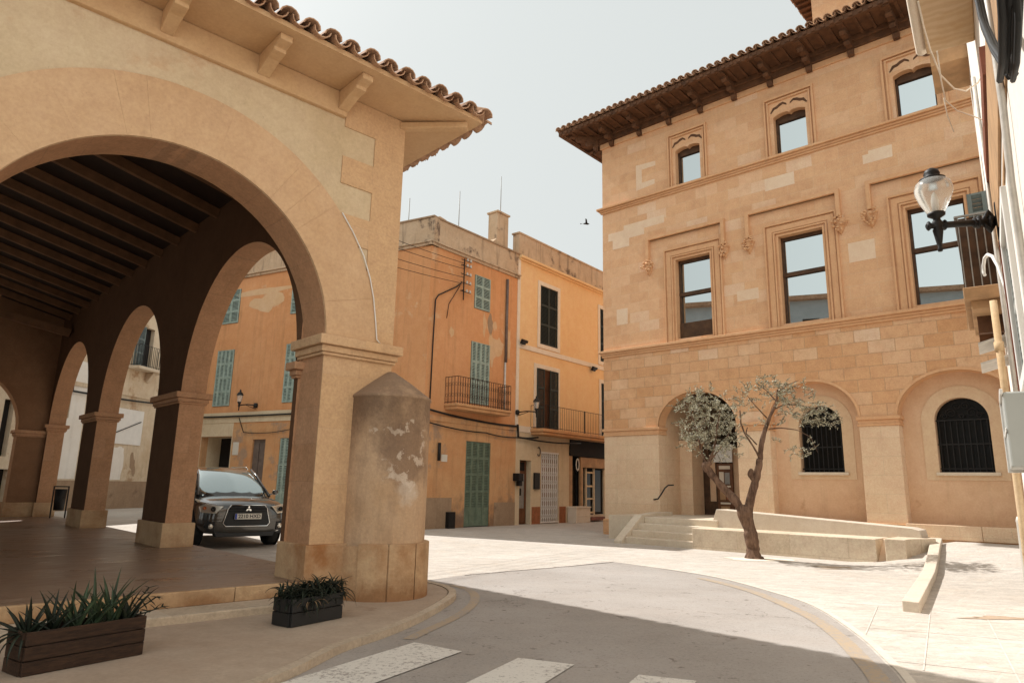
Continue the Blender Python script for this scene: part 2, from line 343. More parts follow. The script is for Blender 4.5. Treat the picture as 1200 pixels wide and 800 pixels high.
# ------------------------------------------------------------------ mesh helpers
class MB:
    def __init__(s): s.v = []; s.f = []; s.mi = []; s.sm = []
    def add(s, vs, fs, m=0, smooth=False):
        o = len(s.v); s.v += [tuple(p) for p in vs]
        for f in fs: s.f.append([i + o for i in f]); s.mi.append(m); s.sm.append(smooth)
        return s
    def box(s, x0, x1, y0, y1, z0, z1, m=0):
        vs = [(x, y, z) for z in (z0, z1) for y in (y0, y1) for x in (x0, x1)]
        return s.add(vs, [(0, 2, 3, 1), (4, 5, 7, 6), (0, 1, 5, 4), (2, 6, 7, 3), (0, 4, 6, 2), (1, 3, 7, 5)], m)
    def obox(s, mat, sx, sy, sz, m=0):
        vs = [mat @ Vector((x * sx / 2, y * sy / 2, z * sz / 2)) for z in (-1, 1) for y in (-1, 1) for x in (-1, 1)]
        return s.add(vs, [(0, 2, 3, 1), (4, 5, 7, 6), (0, 1, 5, 4), (2, 6, 7, 3), (0, 4, 6, 2), (1, 3, 7, 5)], m)
    def bar(s, a, b, w, h, m=0, up=Vector((0, 0, 1))):
        a = Vector(a); b = Vector(b); d = (b - a); L = d.length; d.normalize()
        sd = d.cross(up)
        if sd.length < 1e-4: sd = Vector((1, 0, 0))
        sd.normalize(); u = sd.cross(d)
        mt = Matrix((( d.x, sd.x, u.x, (a.x + b.x) / 2), (d.y, sd.y, u.y, (a.y + b.y) / 2), (d.z, sd.z, u.z, (a.z + b.z) / 2), (0, 0, 0, 1)))
        return s.obox(mt, L, w, h, m)
    def tube(s, pts, r, n=8, m=0, cap=True):
        pts = [Vector(p) for p in pts]; rs = r if isinstance(r, (list, tuple)) else [r] * len(pts)
        vs = []; fs = []; up = Vector((0, 0, 1)); prev = None
        for i, p in enumerate(pts):
            t = (pts[min(i + 1, len(pts) - 1)] - pts[max(i - 1, 0)]).normalized()
            if prev is None:
                a = t.cross(up)
                if a.length < .05: a = t.cross(Vector((1, 0, 0)))
                a.normalize()
            else: a = (prev - t * prev.dot(t)).normalized()
            prev = a; b = t.cross(a)
            for k in range(n):
                an = 2 * pi * k / n; vs.append(p + (a * cos(an) + b * sin(an)) * rs[i])
        for i in range(len(pts) - 1):
            for k in range(n):
                k2 = (k + 1) % n; fs.append((i * n + k, i * n + k2, (i + 1) * n + k2, (i + 1) * n + k))
        s.add(vs, fs, m, True)
        if cap:
            s.add(vs[:n], [tuple(range(n))], m); s.add(vs[-n:], [tuple(range(n))[::-1]], m)
        return s
    def lathe(s, prof, c=(0, 0, 0), n=20, m=0, a0=0., a1=2 * pi):
        full = abs(a1 - a0 - 2 * pi) < 1e-6; k = n if full else n + 1
        vs = [(c[0] + r * cos(a0 + (a1 - a0) * j / n), c[1] + r * sin(a0 + (a1 - a0) * j / n), c[2] + z) for r, z in prof for j in range(k)]
        fs = []
        for i in range(len(prof) - 1):
            for j in range(n):
                j2 = (j + 1) % k if full else j + 1
                fs.append((i * k + j, i * k + j2, (i + 1) * k + j2, (i + 1) * k + j))
        return s.add(vs, fs, m, True)
    def poly(s, outer, holes=(), y0=0., y1=None, m=0, plane='xz', ms=None):
        """flat plate with holes in the xz (or xy) plane, thickened from y0 (front) to y1"""
        loops = [list(outer)] + [list(h) for h in holes]
        pts = [p for l in loops for p in l]
        tri = tessellate_polygon([[Vector((p[0], p[1], 0)) for p in l] for l in loops])
        def V(p, t): return (p[0], t, p[1]) if plane == 'xz' else (p[0], p[1], t)
        def ar(l): return sum(l[i][0] * l[(i + 1) % len(l)][1] - l[(i + 1) % len(l)][0] * l[i][1] for i in range(len(l)))
        fr = []
        for t in tri:
            a = ar([pts[i] for i in t]); fr.append(tuple(t) if a > 0 else tuple(t)[::-1])
        back = [f[::-1] for f in fr]
        if plane == 'xz':   # ccw in xz seen from -y  -> normal -y
            s.add([V(p, y0) for p in pts], fr, m)
            if y1 is not None: s.add([V(p, y1) for p in pts], back, m)
        else:               # y0 = top z, y1 = bottom z
            s.add([V(p, y0) for p in pts], fr, m)
            if y1 is not None: s.add([V(p, y1) for p in pts], back, m)
        if y1 is not None:
            for li, l in enumerate(loops):
                n = len(l); w = ar(l) > 0
                vs = [V(p, y0) for p in l] + [V(p, y1) for p in l]
                fs = []
                for i in range(n):
                    j = (i + 1) % n; q = (i, j, n + j, n + i)
                    if (w == (li == 0)) == (plane == 'xz'): q = q[::-1]
                    if li > 0 and False: q = q[::-1]
                    fs.append(q)
                s.add(vs, fs, m if ms is None else ms)
        return s
    def build(s, name, mats, parent=None, frame=None, bevel=0., recalc=True):
        me = bpy.data.meshes.new(name); me.from_pydata(s.v, [], s.f)
        for m in (mats if isinstance(mats, (list, tuple)) else [mats]): me.materials.append(M[m])
        me.polygons.foreach_set('material_index', s.mi); me.polygons.foreach_set('use_smooth', s.sm); me.update()
        if recalc:
            bm = bmesh.new(); bm.from_mesh(me); bmesh.ops.remove_doubles(bm, verts=bm.verts, dist=1e-5)
            bmesh.ops.recalc_face_normals(bm, faces=bm.faces); bm.to_mesh(me); bm.free()
        o = bpy.data.objects.new(name, me); C.objects.link(o)
        if frame is not None: o.matrix_world = frame
        if parent is not None:
            o.parent = parent; o.matrix_parent_inverse = parent.matrix_world.inverted()
        if bevel:
            b = o.modifiers.new('edge', 'BEVEL'); b.width = bevel; b.segments = 2; b.limit_method = 'ANGLE'; b.angle_limit = rad(50)
        return o

def frame(x, y, z, deg): return Matrix.Translation((x, y, z)) @ Matrix.Rotation(rad(deg), 4, 'Z')
def thing(name, label, cat, fr=None, group=None):
    o = bpy.data.objects.new(name, None); C.objects.link(o); o.empty_display_size = .2
    if fr is not None: o.matrix_world = fr
    return tag(o, label, cat, group)
def tag(o, label, cat, group=None, kind=None):
    if label: o['label'] = label
    if cat: o['category'] = cat
    if group: o['group'] = group
    if kind: o['kind'] = kind
    return o
def struct(o): o['kind'] = 'structure'; return o
def dup(root, fr, label=None, group=None):
    mp = {}
    r = root.copy(); C.objects.link(r); r.matrix_world = fr
    if label: r['label'] = label
    if group: r['group'] = group
    def rec(src, dst):
        for ch in [o for o in C.objects if o.parent == src]:
            c = ch.copy(); C.objects.link(c); c.parent = dst; rec(ch, c)
    rec(root, r); return r

def arc(cx, cz, rx, rz, a0, a1, n): return [(cx + rx * cos(rad(a0 + (a1 - a0) * i / n)), cz + rz * sin(rad(a0 + (a1 - a0) * i / n))) for i in range(n + 1)]
def rect(x0, x1, z0, z1): return [(x0, z0), (x1, z0), (x1, z1), (x0, z1)]
def arch_open(x0, x1, z0, zs, rise=None, n=28):
    c = (x0 + x1) / 2; r = (x1 - x0) / 2
    return [(x0, z0), (x1, z0)] + arc(c, zs, r, rise or r, 0, 180, n)

# frames of the facades: local x runs along the wall, y goes into the building
F_P = frame(-2.2161, 7.6451, 0, 43.4)       # arcaded market hall, corner pier
F_T = frame(2.871, 20.856, 0, -42.31)       # town hall, left corner
F_O = frame(.13, 24.51, 0, 50.85)           # orange / yellow houses, front
F_L = frame(-2.6795, 21.059, 0, -28.48)     # orange house, left face (x negative to the left)
F_B = frame(-17.37, 31.65, 0, 82.0)         # old stone house on the far side
F_R = frame(4.419, 5.811, 0, -125.2)        # white house at the right edge (x towards the viewer)

# ------------------------------------------------------------------ camera
cd = bpy.data.cameras.new('camera'); cam = bpy.data.objects.new('camera', cd); C.objects.link(cam)
R = Vector((0.99978577, -0.00431752, 0.02024281)); U = Vector((-0.02069813, -0.20854983, 0.9777927)); W = Vector((0, 0.97800221, 0.20859452))
cam.matrix_world = Matrix(((R.x, U.x, -W.x, 0), (R.y, U.y, -W.y, 0), (R.z, U.z, -W.z, 1.25), (0, 0, 0, 1)))
cd.sensor_width = 36; cd.lens = 797 / 1200 * 36; cd.clip_start = .05; cd.clip_end = 2000
scn.camera = cam

# ------------------------------------------------------------------ light
SUN_AZ, SUN_EL = -50.0, 50.0
w = bpy.data.worlds.new('World'); scn.world = w; w.use_nodes = True
nt = w.node_tree; bg = nt.nodes['Background']
sky = nt.nodes.new('ShaderNodeTexSky'); sky.sky_type = 'NISHITA'; sky.sun_disc = False
sky.sun_elevation = rad(SUN_EL); sky.sun_rotation = rad(SUN_AZ); sky.air_density = 1.0; sky.dust_density = 6.0; sky.ozone_density = 1.0
hs = nt.nodes.new('ShaderNodeHueSaturation'); hs.inputs['Saturation'].default_value = .22
nt.links.new(sky.outputs[0], hs.inputs['Color'])
mx = nt.nodes.new('ShaderNodeMix'); mx.data_type = 'RGBA'; mx.inputs[0].default_value = .82
nt.links.new(hs.outputs[0], mx.inputs[6]); mx.inputs[7].default_value = (7.35, 7.75, 7.6, 1)   # high thin cloud veil
# added fill: sky raised behind the viewer to light shaded facades, eased overhead
tcw = nt.nodes.new('ShaderNodeTexCoord'); sx = nt.nodes.new('ShaderNodeSeparateXYZ'); nt.links.new(tcw.outputs['Generated'], sx.inputs[0])
m1 = nt.nodes.new('ShaderNodeMapRange'); m1.interpolation_type = 'SMOOTHSTEP'; m1.inputs[1].default_value = .1; m1.inputs[2].default_value = -.9; m1.inputs[3].default_value = 1; m1.inputs[4].default_value = 1.9
nt.links.new(sx.outputs[1], m1.inputs[0])
m2 = nt.nodes.new('ShaderNodeMapRange'); m2.interpolation_type = 'SMOOTHSTEP'; m2.inputs[1].default_value = .62; m2.inputs[2].default_value = 1; m2.inputs[3].default_value = 1; m2.inputs[4].default_value = .9
nt.links.new(sx.outputs[2], m2.inputs[0])
mm_ = nt.nodes.new('ShaderNodeMath'); mm_.operation = 'MULTIPLY'; nt.links.new(m1.outputs[0], mm_.inputs[0]); nt.links.new(m2.outputs[0], mm_.inputs[1])
vs_ = nt.nodes.new('ShaderNodeVectorMath'); vs_.operation = 'SCALE'; nt.links.new(mx.outputs[2], vs_.inputs[0]); nt.links.new(mm_.outputs[0], vs_.inputs['Scale'])
nt.links.new(vs_.outputs[0], bg.inputs['Color']); bg.inputs['Strength'].default_value = .085
sl = bpy.data.lights.new('sun', 'SUN'); so = bpy.data.objects.new('sun', sl); C.objects.link(so)
sl.energy = 4.6; sl.angle = rad(.6); sl.color = (1, .985, .955)
sd = Vector((sin(rad(SUN_AZ)) * cos(rad(SUN_EL)), cos(rad(SUN_AZ)) * cos(rad(SUN_EL)), sin(rad(SUN_EL))))
so.rotation_euler = sd.to_track_quat('Z', 'Y').to_euler(); so.location = sd * 60
scn.view_settings.view_transform = 'Standard'; scn.view_settings.look = 'None'
scn.view_settings.gamma = 1; scn.view_settings.exposure = .35
scn.view_settings.use_curve_mapping = False

# ------------------------------------------------------------------ ground
GZ = -.06
def ss(x): x = min(1, max(0, x)); return x * x * (3 - 2 * x)
TI = F_T.inverted()
def terr(x, y):
    q = TI @ Vector((x, y, 0)); return GZ + .38 * ss((q.x - 7.6) / 1.3) * ss(1 + q.y / 4.6) * (1 if q.x < 30 else 0)
def axis_vals(lo, hi, step, far): return [-far, -far / 2, lo - 20] + [lo + i * step for i in range(int((hi - lo) / step) + 1)] + [hi + 20, far / 2, far]
xs = axis_vals(-24, 24, .6, 400); ys = axis_vals(-6, 36, .6, 400)
g = MB(); nx = len(xs)
g.add([(x, y, terr(x, y)) for y in ys for x in xs], [(j * nx + i, j * nx + i + 1, (j + 1) * nx + i + 1, (j + 1) * nx + i) for j in range(len(ys) - 1) for i in range(nx - 1)], 0, True)
struct(g.build('ground', 'paving', recalc=False))
def smooth(pts, n=6):
    out = []; P = [pts[0]] + list(pts) + [pts[-1]]
    for i in range(1, len(P) - 2):
        for k in range(n):
            t = k / n; a, b, c, d = P[i - 1], P[i], P[i + 1], P[i + 2]
            out.append(tuple(.5 * (2 * b[j] + (c[j] - a[j]) * t + (2 * a[j] - 5 * b[j] + 4 * c[j] - d[j]) * t * t + (3 * b[j] - a[j] - 3 * c[j] + d[j]) * t ** 3) for j in (0, 1)))
    return out + [tuple(pts[-1])]
kerbL = smooth([(-3.2, 1.6), (-1.95, 3.7), (-1.49, 4.91), (-1.29, 5.76), (-1.06, 6.31), (-.85, 6.97), (-.68, 7.78), (-.6, 8.47), (-.68, 8.95), (-.9, 9.35), (-1.3, 9.8)])
road_r = smooth([(-.63, 10.67), (.08, 11.31), (.95, 12.05), (1.95, 12.98), (2.67, 11.99), (3.23, 10.98), (3.51, 9.63), (3.6, 8.51), (3.33, 6.95), (3.03, 5.85), (2.83, 5.23), (2.2, 3.6), (1.2, 1.2), (-.6, -2.5)])
rd = MB(); rd.poly([(-5.5, -2.5)] + kerbL[0:] + road_r, y0=GZ + .004, plane='xy')
struct(rd.build('road', 'asphalt', recalc=False))
# pavement of the market hall (raised by a low kerb)
def PW(x, y): q = F_P @ Vector((x, y, 0)); return (q.x, q.y)
pv = MB(); inner = [PW(.75, 1.5), PW(.3, .6), PW(-9.5, .6), PW(-13, 0), (-12, -3), (-5.2, -3)]
def offset(path, d):
    out = []
    for i, p in enumerate(path):
        a = path[max(i - 1, 0)]; b = path[min(i + 1, len(path) - 1)]
        t = (b[0] - a[0], b[1] - a[1]); L = hypot(*t) or 1; out.append((p[0] - t[1] / L * d, p[1] + t[0] / L * d))
    return out
kin = offset(kerbL, .09); kin2 = offset(kerbL, .104)
pv.poly(kin2 + inner, y0=0., y1=-.08, plane='xy'); struct(pv.build('pavement', 'sidewalk', recalc=False))
kb = MB(); d = 0; seg = []
for i in range(len(kerbL) - 1):
    a, b, c_, e = kerbL[i], kerbL[i + 1], kin[i + 1], kin[i]
    kb.poly([a, b, c_, e], y0=.006, y1=-.1, plane='xy')
struct(kb.build('kerb', 'kerb'))
def ribbon(name, path, wd, z, mat, zt=False):
    m = MB(); a = offset(path, wd / 2); b = offset(path, -wd / 2)
    for i in range(len(path) - 1):
        m.add([(q[0], q[1], z) for q in (b[i], b[i + 1], a[i + 1], a[i])], [(0, 1, 2, 3)])
    return struct(m.build(name, mat, recalc=False))
ribbon('road_edge_line', smooth([(-1.15, 9.75), (-.67, 9.5), (-.42, 8.95), (-.38, 8.2), (-.50, 7.41), (-.76, 6.55), (-.84, 6.28)]), .11, GZ + .008, 'yellow_line')
ribbon('road_edge_line', smooth([(2.95, 10.9), (3.16, 10.2), (3.3, 9.32), (3.28, 7.82), (3.12, 6.82), (2.9, 5.98), (2.66, 5.2), (2.1, 3.8)]), .15, GZ + .008, 'yellow_line')
cs = MB()
for q in ([(-.77, 6.15), (-.35, 5.86), (-1.05, 4.6), (-1.5, 4.85)], [(.1, 5.69), (.52, 5.52), (-.05, 4.35), (-.5, 4.5)], [(.96, 5.27), (1.34, 5.14), (.85, 4.1), (.45, 4.25)], [(1.8, 4.85), (2.2, 4.7), (1.7, 3.6), (1.3, 3.75)]):
    cs.poly(q, y0=GZ + .012, plane='xy')
struct(cs.build('crossing_stripes', 'stripe', recalc=False))
# ragged joint where the asphalt meets the paving, and a light kerb band on the right
def jag(path, n, amp):
    out = []
    P = smooth(path, n)
    for p in P: out.append((p[0] + rng.uniform(-amp, amp), p[1] + rng.uniform(-amp, amp)))
    return out
ribbon('asphalt_seam', jag([(-.63, 10.67), (.08, 11.31), (.95, 12.05), (1.95, 12.98)], 14, .012), .035, GZ + .007, 'soil')
M['kerb_band'] = stucco('kerb_band', (.55, .48, .40), (.60, .54, .46), streak=0, bump=.2, seed=33)
ribbon('kerb_band', offset(smooth([(1.95, 12.98), (2.67, 11.99), (3.23, 10.98), (3.51, 9.63), (3.6, 8.51), (3.33, 6.95), (3.03, 5.85), (2.83, 5.23), (2.2, 3.6)]), .06), .07, GZ + .006, 'kerb_band')
# joints of the right-hand pavement slabs
M['joint'] = plain('joint', (.60, .54, .47), .9, var=.2)
jt = MB()
for a, b in (((4.0, 8.9), (5.9, 7.95)), ((4.45, 8.62), (3.42, 6.9)), ((4.95, 8.4), (3.2, 5.6)), ((5.45, 8.2), (3.6, 5.1)), ((5.9, 7.95), (4.0, 4.8)), ((3.55, 7.3), (5.6, 6.5)), ((3.1, 5.9), (5.0, 5.1))):
    d = Vector((b[0] - a[0], b[1] - a[1], 0)).normalized() * .006; p = Vector((-d.y, d.x, 0))
    jt.add([(a[0] + p.x, a[1] + p.y, GZ + .004), (a[0] - p.x, a[1] - p.y, GZ + .004), (b[0] - p.x, b[1] - p.y, GZ + .004), (b[0] + p.x, b[1] + p.y, GZ + .004)], [(0, 1, 2, 3)])
struct(jt.build('pavement_joints', 'joint', recalc=True))

# ------------------------------------------------------------------ roof tiles
def tiles(mb, o, al, up, n, pitch, length, lim=None, r=None, m=0, first=0., chan=True):
    """curved clay tiles: columns along `al`, running up `up` (unit vectors), starting at eave point o"""
    o = Vector(o); al = Vector(al).normalized(); up = Vector(up).normalized(); nr = al.cross(up).normalized()
    if nr.z < 0: nr = -nr
    r = r or pitch * .40
    for c in range(n):
        L = min(length, lim(c * pitch + first)) if lim else length
        if L < .12: continue
        for kind in ((0, 1) if chan else (0,)):
            cc = o + al * (first + c * pitch + (.5 * pitch if kind else 0))
            t = 0; k = 0
            while t < L:
                seg = .36 if k < 4 else L - t
                seg = min(seg, L - t)
                if seg < .05: break
                r0 = r * (1.07 + rng.uniform(-.04, .04)); r1 = r * (.9 if k < 4 else 1.)
                lift0 = .022 if not kind else .0; lift1 = 0. if not kind else -.01
                j = al * rng.uniform(-.008, .008) + nr * rng.uniform(-.004, .006)
                ext = rng.uniform(-.012, .02) if k == 0 else 0
                vs = []
                for (tt, rr, lf) in ((t - ext - (.03 if kind == 0 else 0), r0, lift0), (t + seg + .03, r1, lift1)):
                    for th_, rad_ in ((0, rr), (1, rr - .014)):
                        for q in range(7):
                            an = pi * q / 6
                            sgn = -1 if kind else 1
                            vs.append(cc + j + up * tt + al * cos(an) * rad_ + nr * (sgn * sin(an) * rad_ * .85 + lf + (r * .62 if kind else 0)))
                fs = []
                for q in range(6):
                    fs += [(q, q + 1, 14 + q + 1, 14 + q), (7 + q, 21 + q, 21 + q + 1, 7 + q + 1), (q, 7 + q, 7 + q + 1, q + 1), (14 + q, 14 + q + 1, 21 + q + 1, 21 + q)]
                mb.add(vs, fs, m, False)
                t += seg; k += 1

# ------------------------------------------------------------------ MARKET HALL (arcade at the left)
PH = thing('market_hall', 'arcaded open market hall of tan stone with round arches and clay tile eaves', 'market hall', F_P)
XL = -8.79; AC = [(-1.67, 1.745), (-6.11, 1.745)]; ZS = 2.88; TH_F = .55
# front wall: stone piers and arches, plaster above
outline = [(1.0, -.05), (1.0, 5.72), (XL, 5.72), (XL, -.05)]
path = []
for cx, r in AC[::-1]:
    path += [(cx - r, -.05), (cx - r, ZS)] + arc(cx, ZS, r, r, 180, 0, 44)[1:] + [(cx + r, -.05)]
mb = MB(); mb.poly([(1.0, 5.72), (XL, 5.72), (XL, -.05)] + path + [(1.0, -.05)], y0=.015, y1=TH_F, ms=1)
mb.build('front_wall', ['p_plaster', 'p_reveal'], PH, F_P)
# stone facing of piers and long-and-short quoins
fc = MB()
def ext(z): return -1.67 + sqrt(max(0, 2.38 ** 2 - (z - ZS) ** 2))
fc.poly([(.075, .5), (1.004, .5), (1.004, 5.995), (.12, 5.995), (.12, 5.59), (.56, 5.59), (.56, 5.20), (.12, 5.20), (.12, 4.84), (.56, 4.84), (.56, 4.46), (.10, 4.46), (.36, 4.09), (.56, 4.09), (.56, 3.81), (.5, 3.81), (.62, 3.4), (.66, 2.95), (.075, 2.95)], y0=0., y1=.016)
fc.build('quoin_facing', 'p_stone', PH, F_P, bevel=.004); fc = MB()
fc.poly([(-3.415, .5), (-3.415, 2.95), (-3.9, 3.05), (-4.36, 2.95), (-4.36, .5)][::-1], y0=0., y1=.016)
fc.build('quoin_facing', 'p_stone', PH, F_P, bevel=.004); fc = MB()
fc.poly([(-3.62, 5.71), (-3.62, 5.45), (-3.5, 5.45), (-3.5, 5.1), (-4.3, 5.1), (-4.3, 5.71)][::-1], y0=0., y1=.016)
fc.build('quoin_facing', 'p_stone', PH, F_P, bevel=.004); fc = MB()
fc.poly([(XL - .004, .5), (XL - .004, 5.71), (-8.1, 5.71), (-8.1, .5)][::-1], y0=0., y1=.016)
fc.build('quoin_facing', 'p_stone', PH, F_P, bevel=.004)
# corner block side faces
cb = MB(); cb.box(.46, .998, .03, 1.0, -.05, 5.995); cb.build('corner_pier', 'p_stone', PH, F_P)
# arch rings with voussoir joints
for cx, r in AC:
    vr = MB(); N = 25
    for i in range(N):
        gp_ = .035 if i in (5, 6, 7, 14, 19) else .004; a0 = 180 * i / N + gp_; a1 = 180 * (i + 1) / N - gp_
        dz = rng.uniform(-.002, .002)
        pts = arc(cx, ZS, r + .004, r + .004, a0, a1, 3) + arc(cx, ZS, 2.40, 2.40, a1, a0, 3)
        vr.poly(pts, y0=-.010 + dz, y1=.2)
    vr.poly(arc(cx, ZS, r + .003, r + .003, 0, 180, 48) + arc(cx, ZS, 2.398, 2.398, 180, 0, 48), y0=-.004, y1=.19)
    vr.build('arch_ring', 'p_ring', PH, F_P)
# capitals (front piers)
def capital(mb, x0, x1, y0, y1, z0, z1, p=.10):
    h = z1 - z0
    mb.box(x0 - p * .35, x1 + p * .35, y0 - p * .35, y1 + p * .35, z0, z0 + h * .16)
    mb.box(x0 - p * .55, x1 + p * .55, y0 - p * .55, y1 + p * .55, z0 + h * .16 + .001, z0 + h * .5)
    mb.box(x0 - p, x1 + p, y0 - p, y1 + p, z0 + h * .5 + .001, z1)
for (x0, x1, y0, y1) in ((.075, 1.0, 0, .57), (-4.355, -3.425, 0, .55), (XL, -7.86, 0, .57)):
    c = MB(); capital(c, x0, x1, y0, y1, 2.69, 2.92); c.build('capital', 'p_stone', PH, F_P, bevel=.012)
    c = MB(); c.box(x0 - .07, x1 + (.02 if x1 == 1.0 else .07), y0 - .07, y1 + .06, -.08, .59); c.build('plinth', 'p_plinth', PH, F_P, bevel=.012)
# side arcade walls
ARCS = [(2.67, 2.02), (7.92, 2.02), (13.2, 2.02)]
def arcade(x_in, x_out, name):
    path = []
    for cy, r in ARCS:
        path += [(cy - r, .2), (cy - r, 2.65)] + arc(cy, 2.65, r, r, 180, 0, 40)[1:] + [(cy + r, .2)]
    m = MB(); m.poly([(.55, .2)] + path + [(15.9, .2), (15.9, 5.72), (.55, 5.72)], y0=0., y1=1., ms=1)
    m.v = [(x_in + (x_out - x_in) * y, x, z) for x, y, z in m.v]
    o = m.build(name, ['p_inner_shaded', 'p_reveal'], PH, F_P)
    for (a, b) in ((4.69, 5.90), (9.94, 11.18), (15.22, 15.9)):
        xa, xb = sorted((x_in, x_out))
        c = MB(); capital(c, xa, xb, a, b, 2.47, 2.66, .09); c.build('capital', 'p_reveal', PH, F_P, bevel=.01)
        c = MB(); c.box(xa - .05, xb + .05, a - .05, b + .05, .15, .58); c.build('plinth', 'p_plinth', PH, F_P, bevel=.012)
    c = MB(); xa, xb = sorted((x_in, x_out)); capital(c, xa, xb, .56, .64, 2.47, 2.66, .09); c.build('capital', 'p_reveal', PH, F_P, bevel=.01)
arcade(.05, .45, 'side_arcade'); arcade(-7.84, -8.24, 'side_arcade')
# rear wall with two arches
BY = 15.35
path = []
for cx in (-5.65, -2.2):
    path += [(cx - 1.6, .2), (cx - 1.6, 2.5)] + arc(cx, 2.5, 1.6, 1.6, 180, 0, 32)[1:] + [(cx + 1.6, .2)]
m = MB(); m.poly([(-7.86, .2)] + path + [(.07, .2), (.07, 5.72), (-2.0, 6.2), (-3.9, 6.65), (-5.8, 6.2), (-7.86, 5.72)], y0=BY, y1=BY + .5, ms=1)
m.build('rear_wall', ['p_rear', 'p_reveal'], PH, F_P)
c = MB(); capital(c, -.6, .02, BY, BY + .5, 2.30, 2.48, .08); c.build('capital', 'p_reveal', PH, F_P, bevel=.01)
c = MB(); c.box(-.65, .0, BY - .05, BY + .55, .15, .58); c.build('plinth', 'p_plinth', PH, F_P, bevel=.01)
# floor and step
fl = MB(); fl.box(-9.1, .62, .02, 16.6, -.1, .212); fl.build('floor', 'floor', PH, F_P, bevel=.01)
st = MB()
x = -9.1
while x < -.02:
    L = min(rng.uniform(.75, 1.15), -.02 - x)
    if L < .2: break
    st.box(x + .003, x + L - .003, -.012, .05, .075, .214); x += L
st.build('floor_edge_stones', 'p_plinth', PH, F_P, bevel=.008)
st = MB(); st.box(-9.1, .0, -.40, .03, -.1, .075); st.build('step', 'kerb', PH, F_P, bevel=.015)
# ceiling: rafters and boards, dark timber
RX = -3.9; RZ = 5.45 + .25 * 3.95
rf = MB()
for k in range(15):
    y = 1.05 + .955 * k
    for sgn, x0 in ((1, .05), (-1, -7.85)):
        rf.bar((x0 + .0, y, 5.53), (RX, y, RZ + .08), .085, .15)
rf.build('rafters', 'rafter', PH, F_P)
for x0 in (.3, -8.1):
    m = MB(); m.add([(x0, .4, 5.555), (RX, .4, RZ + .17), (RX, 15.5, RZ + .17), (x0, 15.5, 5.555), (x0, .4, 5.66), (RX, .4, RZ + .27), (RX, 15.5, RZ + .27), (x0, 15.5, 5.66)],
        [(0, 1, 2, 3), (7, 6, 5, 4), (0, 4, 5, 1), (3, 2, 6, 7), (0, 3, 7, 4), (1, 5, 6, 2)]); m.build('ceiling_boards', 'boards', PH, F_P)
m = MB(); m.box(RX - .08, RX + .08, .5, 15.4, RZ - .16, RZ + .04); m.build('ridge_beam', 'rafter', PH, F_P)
m = MB(); m.bar((-.0, 13.9, 5.0), (-4.2, 15.3, 6.0), .14, .2); m.build('brace_beam', 'rafter', PH, F_P)
# eaves: band, soffit, brackets, tiles
ex0, ex1 = XL - .75, 1.74; fy = -.72; ey1 = 16.65
so_ = MB(); so_.box(XL - .05, .115, -.05, .6, 5.69, 6.0); so_.box(.12, .99, .02, .6, 5.715, 6.0); so_.box(.45, .99, 1.0, 15.9, 5.715, 6.0); so_.box(XL, XL + .5, .6, 15.9, 5.715, 6.0)
so_.build('frieze', 'p_soffit', PH, F_P, bevel=.02)
so_ = MB(); so_.poly([(ex0, fy), (ex1, fy), (ex1, ey1), (ex0, ey1)], [[(XL + .6, .6), (XL + .6, 15.2), (.3, 15.2), (.3, .6)]], y0=6.06, y1=6.0, plane='xy')
so_.build('soffit', 'p_soffit', PH, F_P)
for bx in (.05, -.97, -2.0, -3.03, -4.06, -5.09, -6.12, -7.15, -8.18):
    b = MB(); w2 = .07
    b.add([(bx + sx * w2, y, z) for sx in (-1, 1) for (y, z) in ((-.05, 5.75), (-.30, 5.84), (-.46, 5.86), (-.46, 5.90), (-.60, 5.925), (-.60, 5.998), (-.05, 5.998))],
          [tuple(range(7)), tuple(range(13, 6, -1))] + [(i, (i + 1) % 7, 7 + (i + 1) % 7, 7 + i) for i in range(7)])
    b.build('bracket', 'p_soffit', PH, F_P, bevel=.01)
b = MB(); b.bar((.95, .04, 5.925), (1.60, -.58, 5.955), .13, .09); b.build('bracket', 'p_soffit', PH, F_P, bevel=.015)
tl = MB(); s_ = .25; L_ = sqrt(1 + s_ * s_)
upf = Vector((0, 1, s_)).normalized(); ups = Vector((-1, 0, s_)).normalized()
run = (ex1 - RX)
tiles(tl, (ex1 + .08, fy - .08, 6.05), (-1, 0, 0), upf, 42, .25, run * L_, lim=lambda c: min(c, 10.9 - c) * L_ + .05, first=.12)
tiles(tl, (ex1 + .12, fy - .02, 6.035), (0, 1, 0), ups, 68, .25, run * L_, lim=lambda c: c * L_ + .05, first=.12)
tl.tube([(ex1 + .02, fy - .02, 6.12), (ex1 - 5.3, fy + 5.3, 6.12 + 5.3 * s_)], .10, 8)
RB = MB(); zR = 6.065; H_ = run * s_
RB.add([(ex0, fy, zR), (ex1, fy, zR), (ex1, ey1, zR), (ex0, ey1, zR), (RX, fy + run, zR + H_), (RX, ey1 - run, zR + H_)],
       [(0, 1, 4), (1, 2, 5, 4), (2, 3, 5), (3, 0, 4, 5)]); RB.build('roof_deck', 'tile', PH, F_P)
tl.build('roof_tiles', 'tile', PH, F_P, recalc=False)
